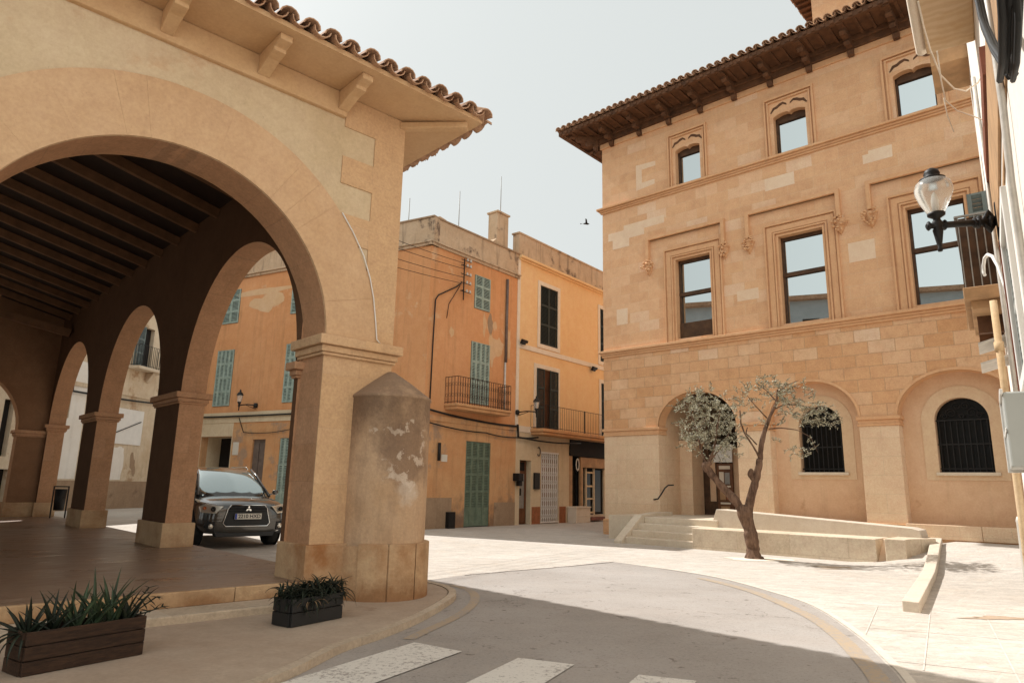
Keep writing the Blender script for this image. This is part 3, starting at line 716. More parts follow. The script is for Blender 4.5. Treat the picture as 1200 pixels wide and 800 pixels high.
# guard stone at the corner (round, with conical cap)
GS = thing('guard_stone', 'round weathered guard stone with conical cap against the corner pier of the market hall', 'guard stone', F_P @ Matrix.Translation((1.0, 0, 0)))
m = MB(); m.lathe([(.50, .5), (.505, 1.2), (.50, 2.24), (.512, 2.245), (.512, 2.275), (.49, 2.29), (.26, 2.46), (.05, 2.60), (0, 2.61)], (1.0, 0, 0), 64); m.build('shaft', 'guard', GS, F_P)
m = MB()
for k in range(7):
    a0 = -2.62 + k * .62; m2 = [(1.0 + .56 * cos(a0 + .012 + .596 * i / 6), .56 * sin(a0 + .012 + .596 * i / 6)) for i in range(7)]
    m.poly([(1.0 + .3 * cos(a0 + .3), .3 * sin(a0 + .3))] + m2, y0=.60, y1=-.08, plane='xy')
m.lathe([(.545, -.08), (.545, .575)], (1.0, 0, 0), 48)
m.build('plinth', 'p_plinth', GS, F_P, bevel=.008)
# white cable stapled up the pier
m = MB(); m.tube([F_P @ Vector(p) for p in ((.16, -.02, 4.45), (.32, -.022, 4.25), (.49, -.022, 3.99), (.60, -.022, 3.73), (.67, -.022, 3.48), (.72, -.02, 3.2), (.75, -.022, 2.98), (.80, -.025, 2.93))], .008, 6)
tag(m.build('cable', 'white_paint'), 'thin white cable curving down the wall beside the big arch of the market hall', 'cable')

# wall lantern generator -------------------------------------------------------
def small_lantern(fr, label, group='wall lanterns on the houses', arm=.5, glass='lamp_glass'):
    t = thing('wall_lantern', label, 'lantern', fr, group)
    m = MB(); m.tube([(0, 0, 0), (0, -arm * .5, .03), (0, -arm, .0)], .022, 8); m.tube([(0, 0, -.12), (0, -arm * .35, -.05), (0, -arm * .6, .01)], .012, 6)
    m.lathe([(0, -.09), (.07, -.08), (.08, 0), (.07, .08), (0, .09)], (0, -.01, 0), 12); m.build('arm', 'iron', t, fr)
    m = MB(); m.lathe([(0, -.2), (.02, -.19), (.018, -.08), (.05, -.02), (.03, .02), (.07, .1), (.06, .12)], (0, -arm, 0), 12); m.build('base', 'iron', t, fr)
    m = MB(); m.lathe([(.065, .12), (.11, .36)], (0, -arm, 0), 6); m.build('glass', glass, t, fr)
    m = MB(); m.lathe([(.125, .36), (.12, .38), (.07, .46), (.03, .48), (.035, .53), (0, .58)], (0, -arm, 0), 12); m.build('cap', 'iron', t, fr)
    return t
LI = small_lantern(F_P @ Matrix.Translation((.46, 5.5, 2.25)) @ Matrix.Rotation(rad(90), 4, 'Z'), 'black lantern on the outer side of the nearer inner pier of the arcade', 'lanterns on the arcade piers', .16)
dup(LI, F_P @ Matrix.Translation((.46, 10.6, 2.35)) @ Matrix.Rotation(rad(90), 4, 'Z'), 'black lantern on the outer side of the arcade pier farther from the guard stone')
# litter bin by the last pier
fr = F_P @ Matrix.Translation((.42, 14.35, .21))
t = thing('litter_bin', 'black litter bin standing beside the last pier of the arcade', 'bin', fr)
m = MB(); m.lathe([(0, .2), (.12, .2), (.14, .74), (.125, .74), (.11, .25)], (0, 0, 0), 16); m.build('bucket', 'iron', t, fr)
m = MB(); m.box(-.18, -.15, -.02, .02, .0, .82); m.box(.15, .18, -.02, .02, .0, .82); m.box(-.18, .18, -.018, .018, .79, .82); m.build('frame', 'iron', t, fr)

# ------------------------------------------------------------------ shutters, windows
def shutter(name, x0, x1, z0, z1, mat, parent, fr, y=-.02, leaves=2, cols=1, rows=3, t=.035, frame_mat=None, solid_bottom=False):
    """louvred shutters: stiles, rails and slats"""
    o = MB(); w = (x1 - x0) / leaves; s = .045
    for l in range(leaves):
        a = x0 + l * w + .004; b = x0 + (l + 1) * w - .004
        cw = (b - a) / cols
        for c in range(cols):
            ca = a + c * cw; cb = ca + cw
            o.box(ca, ca + s, y - t, y, z0, z1); o.box(cb - s, cb, y - t, y, z0, z1)
            for r in range(rows):
                za = z0 + (z1 - z0) * r / rows; zb = z0 + (z1 - z0) * (r + 1) / rows
                o.box(ca + s, cb - s, y - t + .001, y - .001, za, za + s)
                o.box(ca + s, cb - s, y - t + .001, y - .001, zb - s * .6, zb - .001)
                z = za + s + .02
                if solid_bottom and r == 0:
                    o.box(ca + s, cb - s, y - .02, y - .004, za + s, zb - s * .6); continue
                while z < zb - s * .6 - .01:
                    o.add([(ca + s, y - t * .85, z - .012), (cb - s, y - t * .85, z - .012), (cb - s, y - .004, z + .02), (ca + s, y - .004, z + .02),
                           (ca + s, y - t * .85, z - .004), (cb - s, y - t * .85, z - .004), (cb - s, y - .004, z + .028), (ca + s, y - .004, z + .028)],
                          [(0, 1, 2, 3), (7, 6, 5, 4), (0, 4, 5, 1)])
                    z += .052
    return o.build(name, mat, parent, fr)
def surround(parent, fr, x0, x1, z0, z1, mat, w=.1, p=.03, bottom=True, name='window_frame'):
    m = MB(); m.poly([(x0 - w, z0 - (w if bottom else 0)), (x1 + w, z0 - (w if bottom else 0)), (x1 + w, z1 + w), (x0 - w, z1 + w)], [rect(x0, x1, z0, z1)] if bottom else (), y0=-p, y1=.01)
    if not bottom:
        m = MB(); m.poly([(x0 - w, z0), (x0, z0), (x0, z1), (x1, z1), (x1, z0), (x1 + w, z0), (x1 + w, z1 + w), (x0 - w, z1 + w)], y0=-p, y1=.01)
    return m.build(name, mat, parent, fr, bevel=.006)
def railing(mb, x0, x1, y, z0, z1, step, r=.008, ends=None, curl=False, m=0):
    """iron railing: front run plus returns to the wall"""
    runs = [((x0, y), (x1, y))]
    if ends is not None: runs += [((x0, y), (x0, ends)), ((x1, y), (x1, ends))]
    for (a, b) in runs:
        L = hypot(b[0] - a[0], b[1] - a[1]); n = max(2, int(L / step))
        for z in (z0 + .05, z1): mb.bar((a[0], a[1], z), (b[0], b[1], z), .022, .016, m)
        for i in range(n + 1):
            px = a[0] + (b[0] - a[0]) * i / n; py = a[1] + (b[1] - a[1]) * i / n
            if curl and i < n:
                cxm = px + (b[0] - a[0]) / n * .5; cym = py + (b[1] - a[1]) / n * .5
                for zc in (z0 + (z1 - z0) * .32, z0 + (z1 - z0) * .72):
                    pts = [(cxm + (b[0] - a[0]) / L * step * .36 * cos(t), cym + (b[1] - a[1]) / L * step * .36 * cos(t), zc + step * .5 * sin(t)) for t in [k * pi / 4 for k in range(9)]]
                    mb.tube(pts, r * .7, 4, m, False)
            mb.bar((px, py, z0), (px, py, z1), r * 2, r * 2, m)

# ------------------------------------------------------------------ ORANGE CORNER HOUSE
OH = thing('orange_house', 'weathered orange plaster corner house with green shutters between the market hall and the yellow house', 'house', F_O)
front_holes = [rect(-2.32, -1.50, 7.25, 8.46), rect(-2.40, -1.44, 3.95, 6.08), rect(-2.48, -1.24, .0, 2.70)]
m = MB(); m.poly(rect(-4.45, .13, 3.3, 9.0), [h for h in front_holes[:2]], y0=0, y1=.3); m.build('front_wall', 'orange', OH, F_O)
m = MB(); m.poly([(-4.45, -.15), (-2.48, -.15), (-2.48, 2.70), (-1.24, 2.70), (-1.24, -.15), (.13, -.15), (.13, 3.3), (-4.45, 3.3)], y0=0., y1=.3); m.build('ground_floor_wall', 'orange_low', OH, F_O)
m = MB(); m.box(-4.47, .13, -.035, .0, 3.22, 3.40); m.build('string_course', 'orange_low', OH, F_O, bevel=.01)
m = MB(); m.box(-4.45, -3.08, -.012, 0, -.15, .87); m.build('plinth', 'stone_base', OH, F_O); m = MB(); m.box(-1.0, .13, -.012, 0, -.15, .72); m.build('plinth', 'stone_base', OH, F_O)
# left face
lh = [rect(-9.75, -8.85, 7.15, 8.5), rect(-6.12, -5.22, 7.2, 8.5), rect(-9.78, -8.86, 3.97, 6.12), rect(-6.15, -5.22, 3.98, 6.1), rect(-2.6, -1.7, 7.2, 8.5), rect(-2.6, -1.7, 3.98, 6.1)]
m = MB(); m.poly(rect(-11.9, -.0, 3.3, 9.0), lh, y0=0., y1=.3); m.build('side_wall', 'orange', OH, F_L)
m = MB(); m.poly([(-11.9, -.15), (-10.2, -.15), (-10.2, 2.85), (-8.53, 2.85), (-8.53, -.15), (-7.44, -.15), (-7.44, 2.72), (-6.78, 2.72), (-6.78, -.15), (-6.08, -.15), (-6.08, 2.75), (-5.15, 2.75), (-5.15, -.15), (0, -.15), (0, 3.3), (-11.9, 3.3)], y0=0, y1=.3); m.build('side_ground_floor', 'orange_low', OH, F_L)
m = MB(); m.box(-11.9, 0, -.05, 0, 3.55, 3.72); m.box(-11.9, 0, -.03, 0, 3.34, 3.549); m.build('string_course', 'cream', OH, F_L, bevel=.01)
m = MB(); m.poly([(-11.9, 0), (-8.5, 0), (-8.5, 3.34), (-11.9, 3.34)], [rect(-10.2, -8.53, .01, 2.85)], y0=-.012, y1=0); m.build('render_panel', 'cream', OH, F_L)
# cornice and parapet, both faces
for fr, a, b in ((F_O, -4.55, .13), (F_L, -11.9, .1)):
    m = MB(); m.box(a, b, -.13, .3, 8.99, 9.05); m.box(a, b, -.07, .3, 8.9, 8.99); m.build('cornice', 'parapet', OH, fr, bevel=.01)
    m = MB(); m.box(a + .08, b, -.02, .28, 9.05, 9.86); m.build('parapet', 'parapet', OH, fr)
    m = MB(); m.box(a + .04, b, -.06, .32, 9.86, 9.92); m.build('parapet_cap', 'stone_base', OH, fr, bevel=.01)
m = MB(); m.box(-11.8, -.3, .3, 6, 8.8, 8.9); m.build('flat_roof', 'parapet', OH, F_L)
m = MB(); m.box(-.66, -.36, .9, 1.3, 8.9, 10.3); m.build('chimney', 'parapet', OH, F_L)
# shutters and doors
def shut_win(fr, x0, x1, z0, z1, mat, **k):
    f = MB(); f.box(x0 - .0, x1 + .0, .04, .06, z0, z1); bk = f.build('window', 'dark_void', OH, fr)
    s = shutter('shutters', x0 + .01, x1 - .01, z0 + .01, z1 - .01, mat, bk, fr, y=-.0, **k)
    return bk
shut_win(F_O, -2.32, -1.50, 7.25, 8.46, 'shutter_pale', rows=3)
shut_win(F_O, -2.40, -1.44, 3.95, 6.08, 'shutter_pale', cols=2, rows=3)
d0 = MB(); d0.box(-2.48, -1.24, .06, .1, -.1, 2.7); dd = d0.build('door', 'shutter_dark', OH, F_O)
shutter('door_shutters', -2.47, -1.25, -.03, 2.69, 'shutter_green', dd, F_O, y=.05, cols=2, rows=5, solid_bottom=True)
for (x0, x1, z0, z1) in ((-9.75, -8.85, 7.15, 8.5), (-6.12, -5.22, 7.2, 8.5), (-2.6, -1.7, 7.2, 8.5)): shut_win(F_L, x0, x1, z0, z1, 'shutter_pale', rows=3, cols=1)
for (x0, x1, z0, z1) in ((-9.78, -8.86, 3.97, 6.12), (-6.15, -5.22, 3.98, 6.1), (-2.6, -1.7, 3.98, 6.1)): shut_win(F_L, x0, x1, z0, z1, 'shutter_pale', rows=4, cols=2)
d0 = MB(); d0.box(-6.08, -5.15, .06, .1, -.1, 2.75); dd = d0.build('door', 'shutter_dark', OH, F_L)
shutter('door_shutters', -6.07, -5.16, -.03, 2.74, 'shutter_pale', dd, F_L, y=.05, cols=2, rows=3, solid_bottom=True)
d0 = MB(); d0.box(-7.44, -6.78, .08, .12, -.1, 2.72); d0.box(-7.40, -7.13, .05, .08, .1, 1.0); d0.box(-7.09, -6.82, .05, .08, .1, 1.0); d0.box(-7.40, -7.13, .05, .08, 1.1, 2.6); d0.box(-7.09, -6.82, .05, .08, 1.1, 2.6); d0.build('door', 'pipe_metal', OH, F_L)
d0 = MB(); d0.box(-10.2, -8.53, .9, .95, -.1, 2.85); d0.build('doorway', 'dark_void', OH, F_L)
d0 = MB(); d0.box(-10.25, -10.2, .3, .95, -.1, 2.85); d0.box(-8.53, -8.5, .3, .95, -.1, 2.85); d0.box(-10.2, -8.53, .3, .95, 2.85, 2.9); d0.build('door_reveal', 'cream', OH, F_L)
m = MB(); m.box(-8.40, -8.12, -.03, -.001, 2.17, 2.63); tag(m.build('notice_plaque', 'plate_white', None, F_L), 'small white plaque beside the dark doorway behind the car', 'plaque')
# balcony of the orange house
m = MB(); m.box(-3.60, -.85, -.60, -.002, 3.72, 3.80); m.box(-3.55, -.9, -.55, -.002, 3.62, 3.72); m.build('balcony_slab', 'orange_low', OH, F_O, bevel=.015)
m = MB(); railing(m, -3.56, -.90, -.56, 3.80, 4.66, .115, .007, 0., curl=True); m.build('balcony_railing', 'rust_iron', OH, F_O)
# drain pipes
m = MB(); m.tube([(-.60, -.06, 8.7), (-.60, -.06, 5.6)], .05, 10); m.build('drain_pipe', 'pipe_metal', OH, F_O)
m = MB(); m.tube([(-.62, -.05, 5.6), (-.62, -.05, 3.85)], .035, 10); m.build('drain_pipe', 'white_metal', OH, F_O)
# plaster loss patches
def blob(cx, cz, rx, rz, n=18, j=.25, seed=1):
    r_ = random.Random(seed); ph = [r_.uniform(-j, j) for _ in range(n)]
    return [(cx + rx * (1 + ph[i] * .5 + ph[(i + 1) % n] * .5) * cos(2 * pi * i / n), cz + rz * (1 + ph[i] * .5 + ph[(i + 1) % n] * .5) * sin(2 * pi * i / n)) for i in range(n)]
m = MB(); m.poly(blob(-1.45, 6.85, .14, .35, seed=2), y0=-.003); m.build('bare_patch', 'stone_base', OH, F_O, recalc=False)
m = MB()
for i, (a, b, c_, d_) in enumerate(((-1.32, 5.9, .2, .5), (-1.75, 6.7, .10, .4), (-.38, 6.4, .09, .5), (-3.4, 6.2, .1, .18), (-1.2, 6.85, .1, .15), (-1.0, 6.1, .25, .3))): m.poly(blob(a, b, c_, d_, seed=20 + i, j=.5), y0=-.003 - i * .0006)
M['bleached'] = stucco('bleached', (.60, .37, .19), (.63, .43, .26), streak=.2, bump=.2, seed=41)
m.build('bleached_patches', 'bleached', OH, F_O, recalc=False)
m = MB(); m.poly(blob(-7.4, 7.75, .75, .35, seed=5, j=.5), y0=-.003); m.poly(blob(-7.6, 8.25, 1.5, .12, seed=6, j=.3), y0=-.004); m.build('bleached_patches', 'bleached', OH, F_L, recalc=False)
# insulator rack with wires
fr = F_O @ Matrix.Translation((-3.02, -.02, 7.5))
t = thing('insulator_rack', 'iron rack of white ceramic insulators on the orange house wall', 'insulator rack', fr)
m = MB(); m.bar((0, -.12, -.15), (0, -.12, 1.3), .03, .03)
for z in (.15, .45, .75, 1.05, 1.25): m.bar((-.15, -.12, z), (.35, -.12, z), .02, .02)
m.bar((0, .02, .2), (0, -.12, .2), .02, .02); m.bar((0, .02, 1.1), (0, -.12, 1.1), .02, .02); m.build('rack', 'iron', t, fr)
for z in (.15, .45, .75, 1.05, 1.25):
    for x in (.16, .32):
        m = MB(); m.lathe([(0, 0), (.035, .0), (.045, .03), (.03, .05), (.04, .07), (.02, .1), (0, .1)], (x, -.12, z), 8); m.build('insulator', 'white_metal', t, fr)
for i, (z, z2) in enumerate(((8.62, 8.28), (8.42, 7.98), (8.12, 7.62), (7.9, 7.3))):
    m = MB(); pts = []
    for k in range(13):
        q = k / 12; pts.append(F_O @ Vector((-3.1 - q * 9, -.18 - q * 1.6, z + (z2 - z) * q - .5 * q * (1 - q) * 1.0 - .35 * q)))
    m.tube(pts, .009, 5)
    tag(m.build('overhead_wire', 'cable'), 'thin overhead wire running left from the insulator rack, %s of four' % ('topmost', 'second from top', 'third from top', 'lowest')[i], 'wire', 'overhead wires of the insulator rack')
m = MB(); m.tube([F_O @ Vector(p) for p in ((-3.04, -.05, 7.95), (-3.3, -.05, 7.75), (-4.1, -.05, 7.28), (-4.22, -.05, 7.1), (-4.25, -.05, 5.6), (-4.27, -.05, 3.45))], .022, 6)
m.tube([F_O @ Vector(p) for p in ((-3.1, -.05, 7.85), (-3.6, -.05, 7.1), (-3.68, -.05, 6.6))], .012, 6)
tag(m.build('supply_cable', 'cable'), 'thick black supply cable bending down the orange wall from the insulator rack', 'cable')
m = MB()
def sag(mb, a, b, dz, r, n=10, ph=0.):
    a = Vector(a); b = Vector(b); pts = []
    for k in range(n + 1):
        q = k / n; p = a.lerp(b, q); p.z -= 4 * dz * q * (1 - q); pts.append(p)
    mb.tube(pts, r, 5)
for (a, b, dz, r) in (((-4.4, -.07, 3.56), (-2.4, -.07, 3.40), .02, .035), ((-2.4, -.07, 3.40), (.12, -.07, 3.38), .03, .035), ((-4.4, -.08, 3.16), (-1.6, -.08, 3.02), .06, .022), ((-1.6, -.08, 3.02), (.15, -.08, 2.98), .05, .022), ((.13, -.08, 3.45), (.18, -.08, 2.95), 0, .04), ((.18, -.10, 2.98), (1.3, -.12, 3.06), .03, .035), ((.15, -.08, 3.0), (3.4, -.62, 2.96), .08, .03)):
    mm = MB(); sag(mm, F_O @ Vector(a), F_O @ Vector(b), dz, r); m.v_off = 0; m.add(mm.v, mm.f, 0, True)
tag(m.build('cable_run', 'cable'), 'bundle of black cables strung along the house fronts below the balconies', 'cable')
m = MB(); sag(m, F_L @ Vector((-11.8, -.08, 3.60)), F_L @ Vector((-5, -.08, 3.57)), .02, .03); sag(m, F_L @ Vector((-8.2, -.05, 3.5)), F_L @ Vector((-7.9, -.05, 2.98)), .0, .014); sag(m, F_L @ Vector((-7.9, -.05, 2.98)), F_L @ Vector((-5.2, -.05, 3.1)), .1, .014)
tag(m.build('cable_run', 'cable'), 'black cable along the cream string course seen through the nearest side arch', 'cable')
m = MB(); m.box(-3.33, -3.04, -.16, -.002, -.06, .44); tag(m.build('meter_box', 'iron', None, F_O), 'small dark box at the foot of the orange wall left of the green door', 'box')
m = MB(); m.tube([F_O @ Vector((-3.78, -.07, 2.0)), F_O @ Vector((-3.78, -.07, 2.55))], .05, 8); tag(m.build('wall_lamp', 'iron'), 'small black tube lamp beside a pale plaque on the orange wall', 'lamp')
m = MB(); m.box(-3.62, -3.36, -.02, -.001, 1.98, 2.2); tag(m.build('house_plaque', 'plate_white', None, F_O), 'small pale plaque on the orange wall right of the guard stone', 'plaque')
# antennas on the roofs
for i, (x, y, h, lb) in enumerate(((-3.3, 2.5, 1.5, 'short'), (-2.0, 1.2, 1.9, 'tall'), )):
    m = MB(); m.tube([F_O @ Vector((x, y, 9.1)), F_O @ Vector((x, y, 10.1 + h))], .018, 5); tag(m.build('antenna', 'grey_metal'), lb + ' bare antenna mast standing on the orange house roof', 'antenna', 'antenna masts on the roofs')

# ------------------------------------------------------------------ YELLOW HOUSE
YH = thing('yellow_house', 'yellow ochre house with white trim, dark shutters and ground floor shop', 'house', F_O @ Matrix.Translation((.13, 0, 0)))
wins = [(1.50, 2.68, 6.66, 9.02), (5.90, 7.05, 6.66, 9.02), (1.32, 2.68, 3.42, 5.70), (5.95, 7.1, 3.42, 5.70)]
m = MB(); m.poly(rect(.13, 10, 3.2, 9.75), [rect(a, b, c_, d_) for a, b, c_, d_ in wins], y0=.01, y1=.35); m.build('upper_wall', 'yellow', YH, F_O)
m = MB(); m.poly([(.13, -.15), (.38, -.15), (.38, 2.20), (1.04, 2.20), (1.04, -.15), (1.66, -.15), (1.66, 2.56), (2.80, 2.56), (2.80, -.15), (3.52, -.15), (3.52, 2.92), (9.0, 2.92), (9.0, -.15), (10, -.15), (10, 3.2), (.13, 3.2)], y0=.0, y1=.4); m.build('ground_floor_wall', 'cream', YH, F_O)
m = MB(); m.box(.13, 10, -.03, .01, 6.28, 6.46); m.box(.13, 1.0, -.02, .0, 3.2, 3.42); m.box(6.1, 10, -.02, 0, 3.2, 3.42); m.build('string_course', 'white_trim', YH, F_O)
m = MB(); m.box(.06, .22, -.02, .01, 3.2, 9.7); m.build('corner_strip', 'white_trim', YH, F_O)
m = MB(); m.box(.10, 10, -.16, .35, 9.75, 9.85); m.box(.1, 10, -.08, .35, 9.68, 9.75); m.build('cornice', 'yellow', YH, F_O, bevel=.02)
m = MB(); m.box(.1, 10, -.02, .3, 9.85, 10.72); m.box(.05, 10, -.05, .33, 10.72, 10.78); m.build('parapet', 'parapet', YH, F_O)
m = MB(); m.box(-.85, -.2, .3, .75, 9.3, 11.35); m.box(-.9, -.15, .25, .8, 11.35, 11.42); m.poly([(-.2, 9.9), (-.2, 10.9), (-.85, 10.3), (-1.3, 9.9)], y0=.32, y1=.7); m.build('chimney', 'parapet', YH, F_O, bevel=.01)
m = MB(); m.tube([F_O @ Vector((-.45, .5, 11.4)), F_O @ Vector((-.45, .5, 13.0))], .015, 5); tag(m.build('antenna', 'grey_metal'), 'thin antenna mast on top of the chimney of the yellow house', 'antenna', 'antenna masts on the roofs')
m = MB(); m.box(.2, 9.9, .35, 8, 9.7, 9.8); m.build('flat_roof', 'parapet', YH, F_O)
for i, (a, b, c_, d_) in enumerate(wins):
    m = MB(); m.box(a, b, .12, .15, c_, d_); wdw = m.build('window', 'dark_void' if i != 2 else 'door_wood', YH, F_O)
    surround(wdw, F_O, a, b, c_, d_, 'white_trim', .16, .02, bottom=i < 2)
    if i == 2:
        shutter('shutters', a - .02, a + .45, c_ + .02, d_ - .02, 'shutter_dark', wdw, F_O, y=-.03, leaves=1, rows=3)
        shutter('shutters', b - .55, b + .0, c_ + .02, d_ - .02, 'shutter_dark', wdw, F_O, y=-.03, leaves=1, rows=3)
    else: shutter('shutters', a + .01, b - .01, c_ + .01, d_ - .01, 'shutter_dark', wdw, F_O, y=.04, rows=3)
m = MB(); m.box(.95, 6.6, -.62, .0, 3.24, 3.36); m.box(1.0, 6.55, -.57, 0, 3.14, 3.24); m.build('balcony_slab', 'orange_low', YH, F_O, bevel=.02)
m = MB(); railing(m, 1.0, 6.5, -.58, 3.36, 4.22, .12, .0045, 0.); m.bar((3.75, -.58, 3.36), (3.75, -.58, 4.24), .03, .03); m.build('balcony_railing', 'iron', YH, F_O)
# ground floor: door, grille, shop
m = MB(); m.box(.38, 1.04, .22, .26, -.1, 2.2); m.box(.42, .52, .18, .22, -.05, 2.15); m.box(.9, 1.0, .18, .22, -.05, 2.15); m.box(.52, .9, .18, .22, 0, .5); m.box(.52, .9, .18, .22, 1.72, 1.82)
dr = m.build('door', 'door_wood', YH, F_O); m = MB(); m.box(.53, .89, .19, .21, .5, 1.72); m.build('pane', 'grey_metal', dr, F_O)
m = MB(); m.box(.5, .9, .19, .2, 1.83, 2.14); m.build('transom', 'dark_void', dr, F_O)
m = MB(); m.box(.62, .66, .14, .18, .95, 1.2); m.build('handle', 'iron', dr, F_O)
m = MB(); m.box(1.66, 2.80, .3, .33, -.1, 2.56); gr = m.build('doorway', 'stone_base', YH, F_O)
m = MB()
for k in range(9):
    x = 1.72 + k * .125; m.box(x - .018, x + .018, -.0, .02, -.02, 2.52)
    if k < 8:
        for z in range(8):
            zz = .05 + z * .31; m.bar((x, .03, zz), (x + .125, .03, zz + .155), .012, .018); m.bar((x + .125, .03, zz + .155), (x, .03, zz + .31), .012, .018)
m.box(1.66, 2.80, -.01, .04, 2.5, 2.56); m.box(1.66, 2.8, -.01, .04, -.03, .02); m.build('folding_grille', 'white_paint', gr, F_O)
m = MB(); m.box(1.12, 1.62, -.012, 0, -.1, .55); m.build('brick_dado', 'brick_red', YH, F_O)
m = MB(); m.box(2.86, 3.28, -.012, 0, -.1, .55); m.build('brick_dado', 'brick_red', YH, F_O)
# shop front
m = MB(); m.box(3.52, 9.0, .5, .55, -.1, 2.95); m.box(3.52, 9.0, -.05, -.02, 2.50, 3.13); sh = m.build('shop_front', 'dark_void', YH, F_O)
m = MB(); m.box(4.35, 7.4, .0, .1, 2.08, 2.48); m.box(4.35, 4.5, .0, .1, 0, 2.08); m.build('shop_beam', 'tan_wood', sh, F_O, bevel=.01)
m = MB(); m.box(3.52, 3.75, .0, .1, .5, 2.5); m.build('shop_post', 'tan_wood', sh, F_O)
m = MB()
for x in (4.62, 4.9, 5.5, 6.3): m.box(x, x + .09, .12, .18, .2, 2.06)
for z in (.25, .8, 1.3, 1.85): m.box(4.9, 5.55, .13, .17, z, z + .07)
m.build('shop_door', 'cream', sh, F_O)
m = MB(); m.box(4.99, 5.5, .2, .22, .3, 1.9); m.box(3.8, 4.34, .2, .22, .5, 2.1); m.box(5.62, 6.3, .2, .22, .3, 2.0); m.build('pane', 'dark_glass', sh, F_O)
m = MB(); m.box(4.35, 7.5, .0, .3, -.1, .2); m.build('step', 'limestone', sh, F_O)
m = MB(); m.box(4.75, 5.9, -.25, -.0, .0, .12); m.build('door_mat', 'brown_red', sh, F_O)
m = MB(); m.poly([(4.05 + .13 * cos(t), 2.17 + .26 * sin(t)) for t in [k * pi / 4 for k in range(8)]], [[(4.05 + .085 * cos(t), 2.17 + .2 * sin(t)) for t in [k * pi / 4 for k in range(8)]][::-1]], y0=-.06, y1=-.04); tag(m.build('shop_sign', 'plate_white', None, F_O), 'small white outlined oval shop sign on the dark shop front', 'sign')
m = MB(); m.box(3.40, 4.40, -.42, -.02, -.06, .50); m.box(3.37, 4.43, -.45, -.0, .50, .55); m.box(3.45, 4.35, -.43, -.42, .18, .21); tag(m.build('storage_chest', 'white_trim', None, F_O, bevel=.01), 'low cream chest in front of the dark shop window', 'chest')
m = MB(); m.box(1.19, 1.51, -.08, -.002, 1.18, 1.77); tag(m.build('letter_box', 'iron', None, F_O, bevel=.01), 'black letter box between the brown door and the white grille', 'letter box')
m = MB(); m.box(-.02, .24, -.3, -.01, 1.45, 1.72); m.box(.12, .3, -.2, -.05, 1.28, 1.45); tag(m.build('wall_lamp', 'iron', None, F_O, bevel=.02), 'black boxy lamp left of the narrow brown door', 'lamp')
m = MB(); pts = [(1.45 + .09 * cos(t), -.05, 2.55 + .16 * sin(t)) for t in [k * pi / 6 - 2.5 for k in range(10)]]; m.tube([F_O @ Vector(p) for p in pts], .018, 6); tag(m.build('cable_loop', 'cable'), 'short dark loop of cable hanging above the letter box', 'cable')
for i, (x, z) in enumerate(((5.15, 6.2), (.3, 6.5))):
    m = MB(); fr = F_O @ Matrix.Translation((x, -.02, z)); m.obox(fr @ Matrix.Translation((0, -.12, 0)) @ Matrix.Rotation(.5, 4, 'X'), .2, .12, .18); m.bar(fr @ Vector((0, .01, 0)), fr @ Vector((0, -.1, 0)), .03, .03)
    m.obox(fr @ Matrix.Translation((.14, -.14, .03)) @ Matrix.Rotation(.5, 4, 'X'), .1, .1, .1)
    tag(m.build('floodlight', 'iron'), ['small black floodlight on the white band of the yellow house', 'small black floodlight at the white corner strip beside the orange house'][i], 'floodlight', 'floodlights on the yellow house')
small_lantern(F_O @ Matrix.Translation((.12, -.04, 3.88)) @ Matrix.Rotation(rad(15), 4, 'Z'), 'black wall lantern below the corner between orange and yellow houses', 'wall lanterns on the houses', .75)
small_lantern(F_L @ Matrix.Translation((-7.4, -.04, 3.93)) @ Matrix.Rotation(rad(-60), 4, 'Z'), 'black wall lantern on the orange wall seen through the nearest side arch', 'wall lanterns on the houses', .6)

# ------------------------------------------------------------------ OLD STONE HOUSE beyond the arcade
BH = thing('stone_house', 'old peeling stone house with balcony seen through the middle arches of the arcade', 'house', F_B)
# local x here runs towards the viewer's left... frame x = along the wall away, so flip: u -> -x
def FX(u): return -u
F_B = frame(-17.37, 31.65, 0, 82.0 )
bw = [rect(-.5, .55, 6.35, 8.3), rect(-5.0, -4.0, 6.35, 8.3), rect(-5.0, -4.0, 3.6, 5.3), rect(-9.2, -8.2, 5.7, 7.6), rect(-9.2, -8.4, 1.9, 3.8), rect(-7.05, -6.62, 1.95, 4.0), rect(-6.95, -6.4, .0, 1.5), rect(-7.95, -7.35, 1.95, 4.0), rect(-12.5, -11.5, 5.7, 7.6), rect(-12.5, -11.5, 2.9, 4.6)]
m = MB(); m.poly(rect(-16, 9, -.15, 10.5), bw, y0=0., y1=.35); m.build('wall', 'stone_house', BH, F_B)
m = MB(); m.box(-6.2, 9, -.03, 0, -.15, 1.14); m.build('plinth', 'stone_base', BH, F_B)
m = MB(); m.box(-16, 9, -.12, .1, 10.3, 10.5); m.box(-16, 9, -.05, 0, 4.95, 5.12); m.build('cornice', 'stone_house', BH, F_B)
for k, h in enumerate(bw):
    m = MB(); m.box(h[0][0], h[1][0], .2, .24, h[0][1], h[2][1]); wn = m.build('window', 'dark_void' if k not in (2, 3) else 'shutter_dark', BH, F_B)
    if k in (3, 4, 8, 9): shutter('shutters', h[0][0], h[1][0], h[0][1], h[2][1], 'shutter_blue', wn, F_B, y=.1, rows=3)
    if k == 0: shutter('shutters', h[0][0] - .2, h[0][0] + .4, h[0][1], h[2][1], 'shutter_blue', wn, F_B, y=-.0, leaves=1, rows=3)
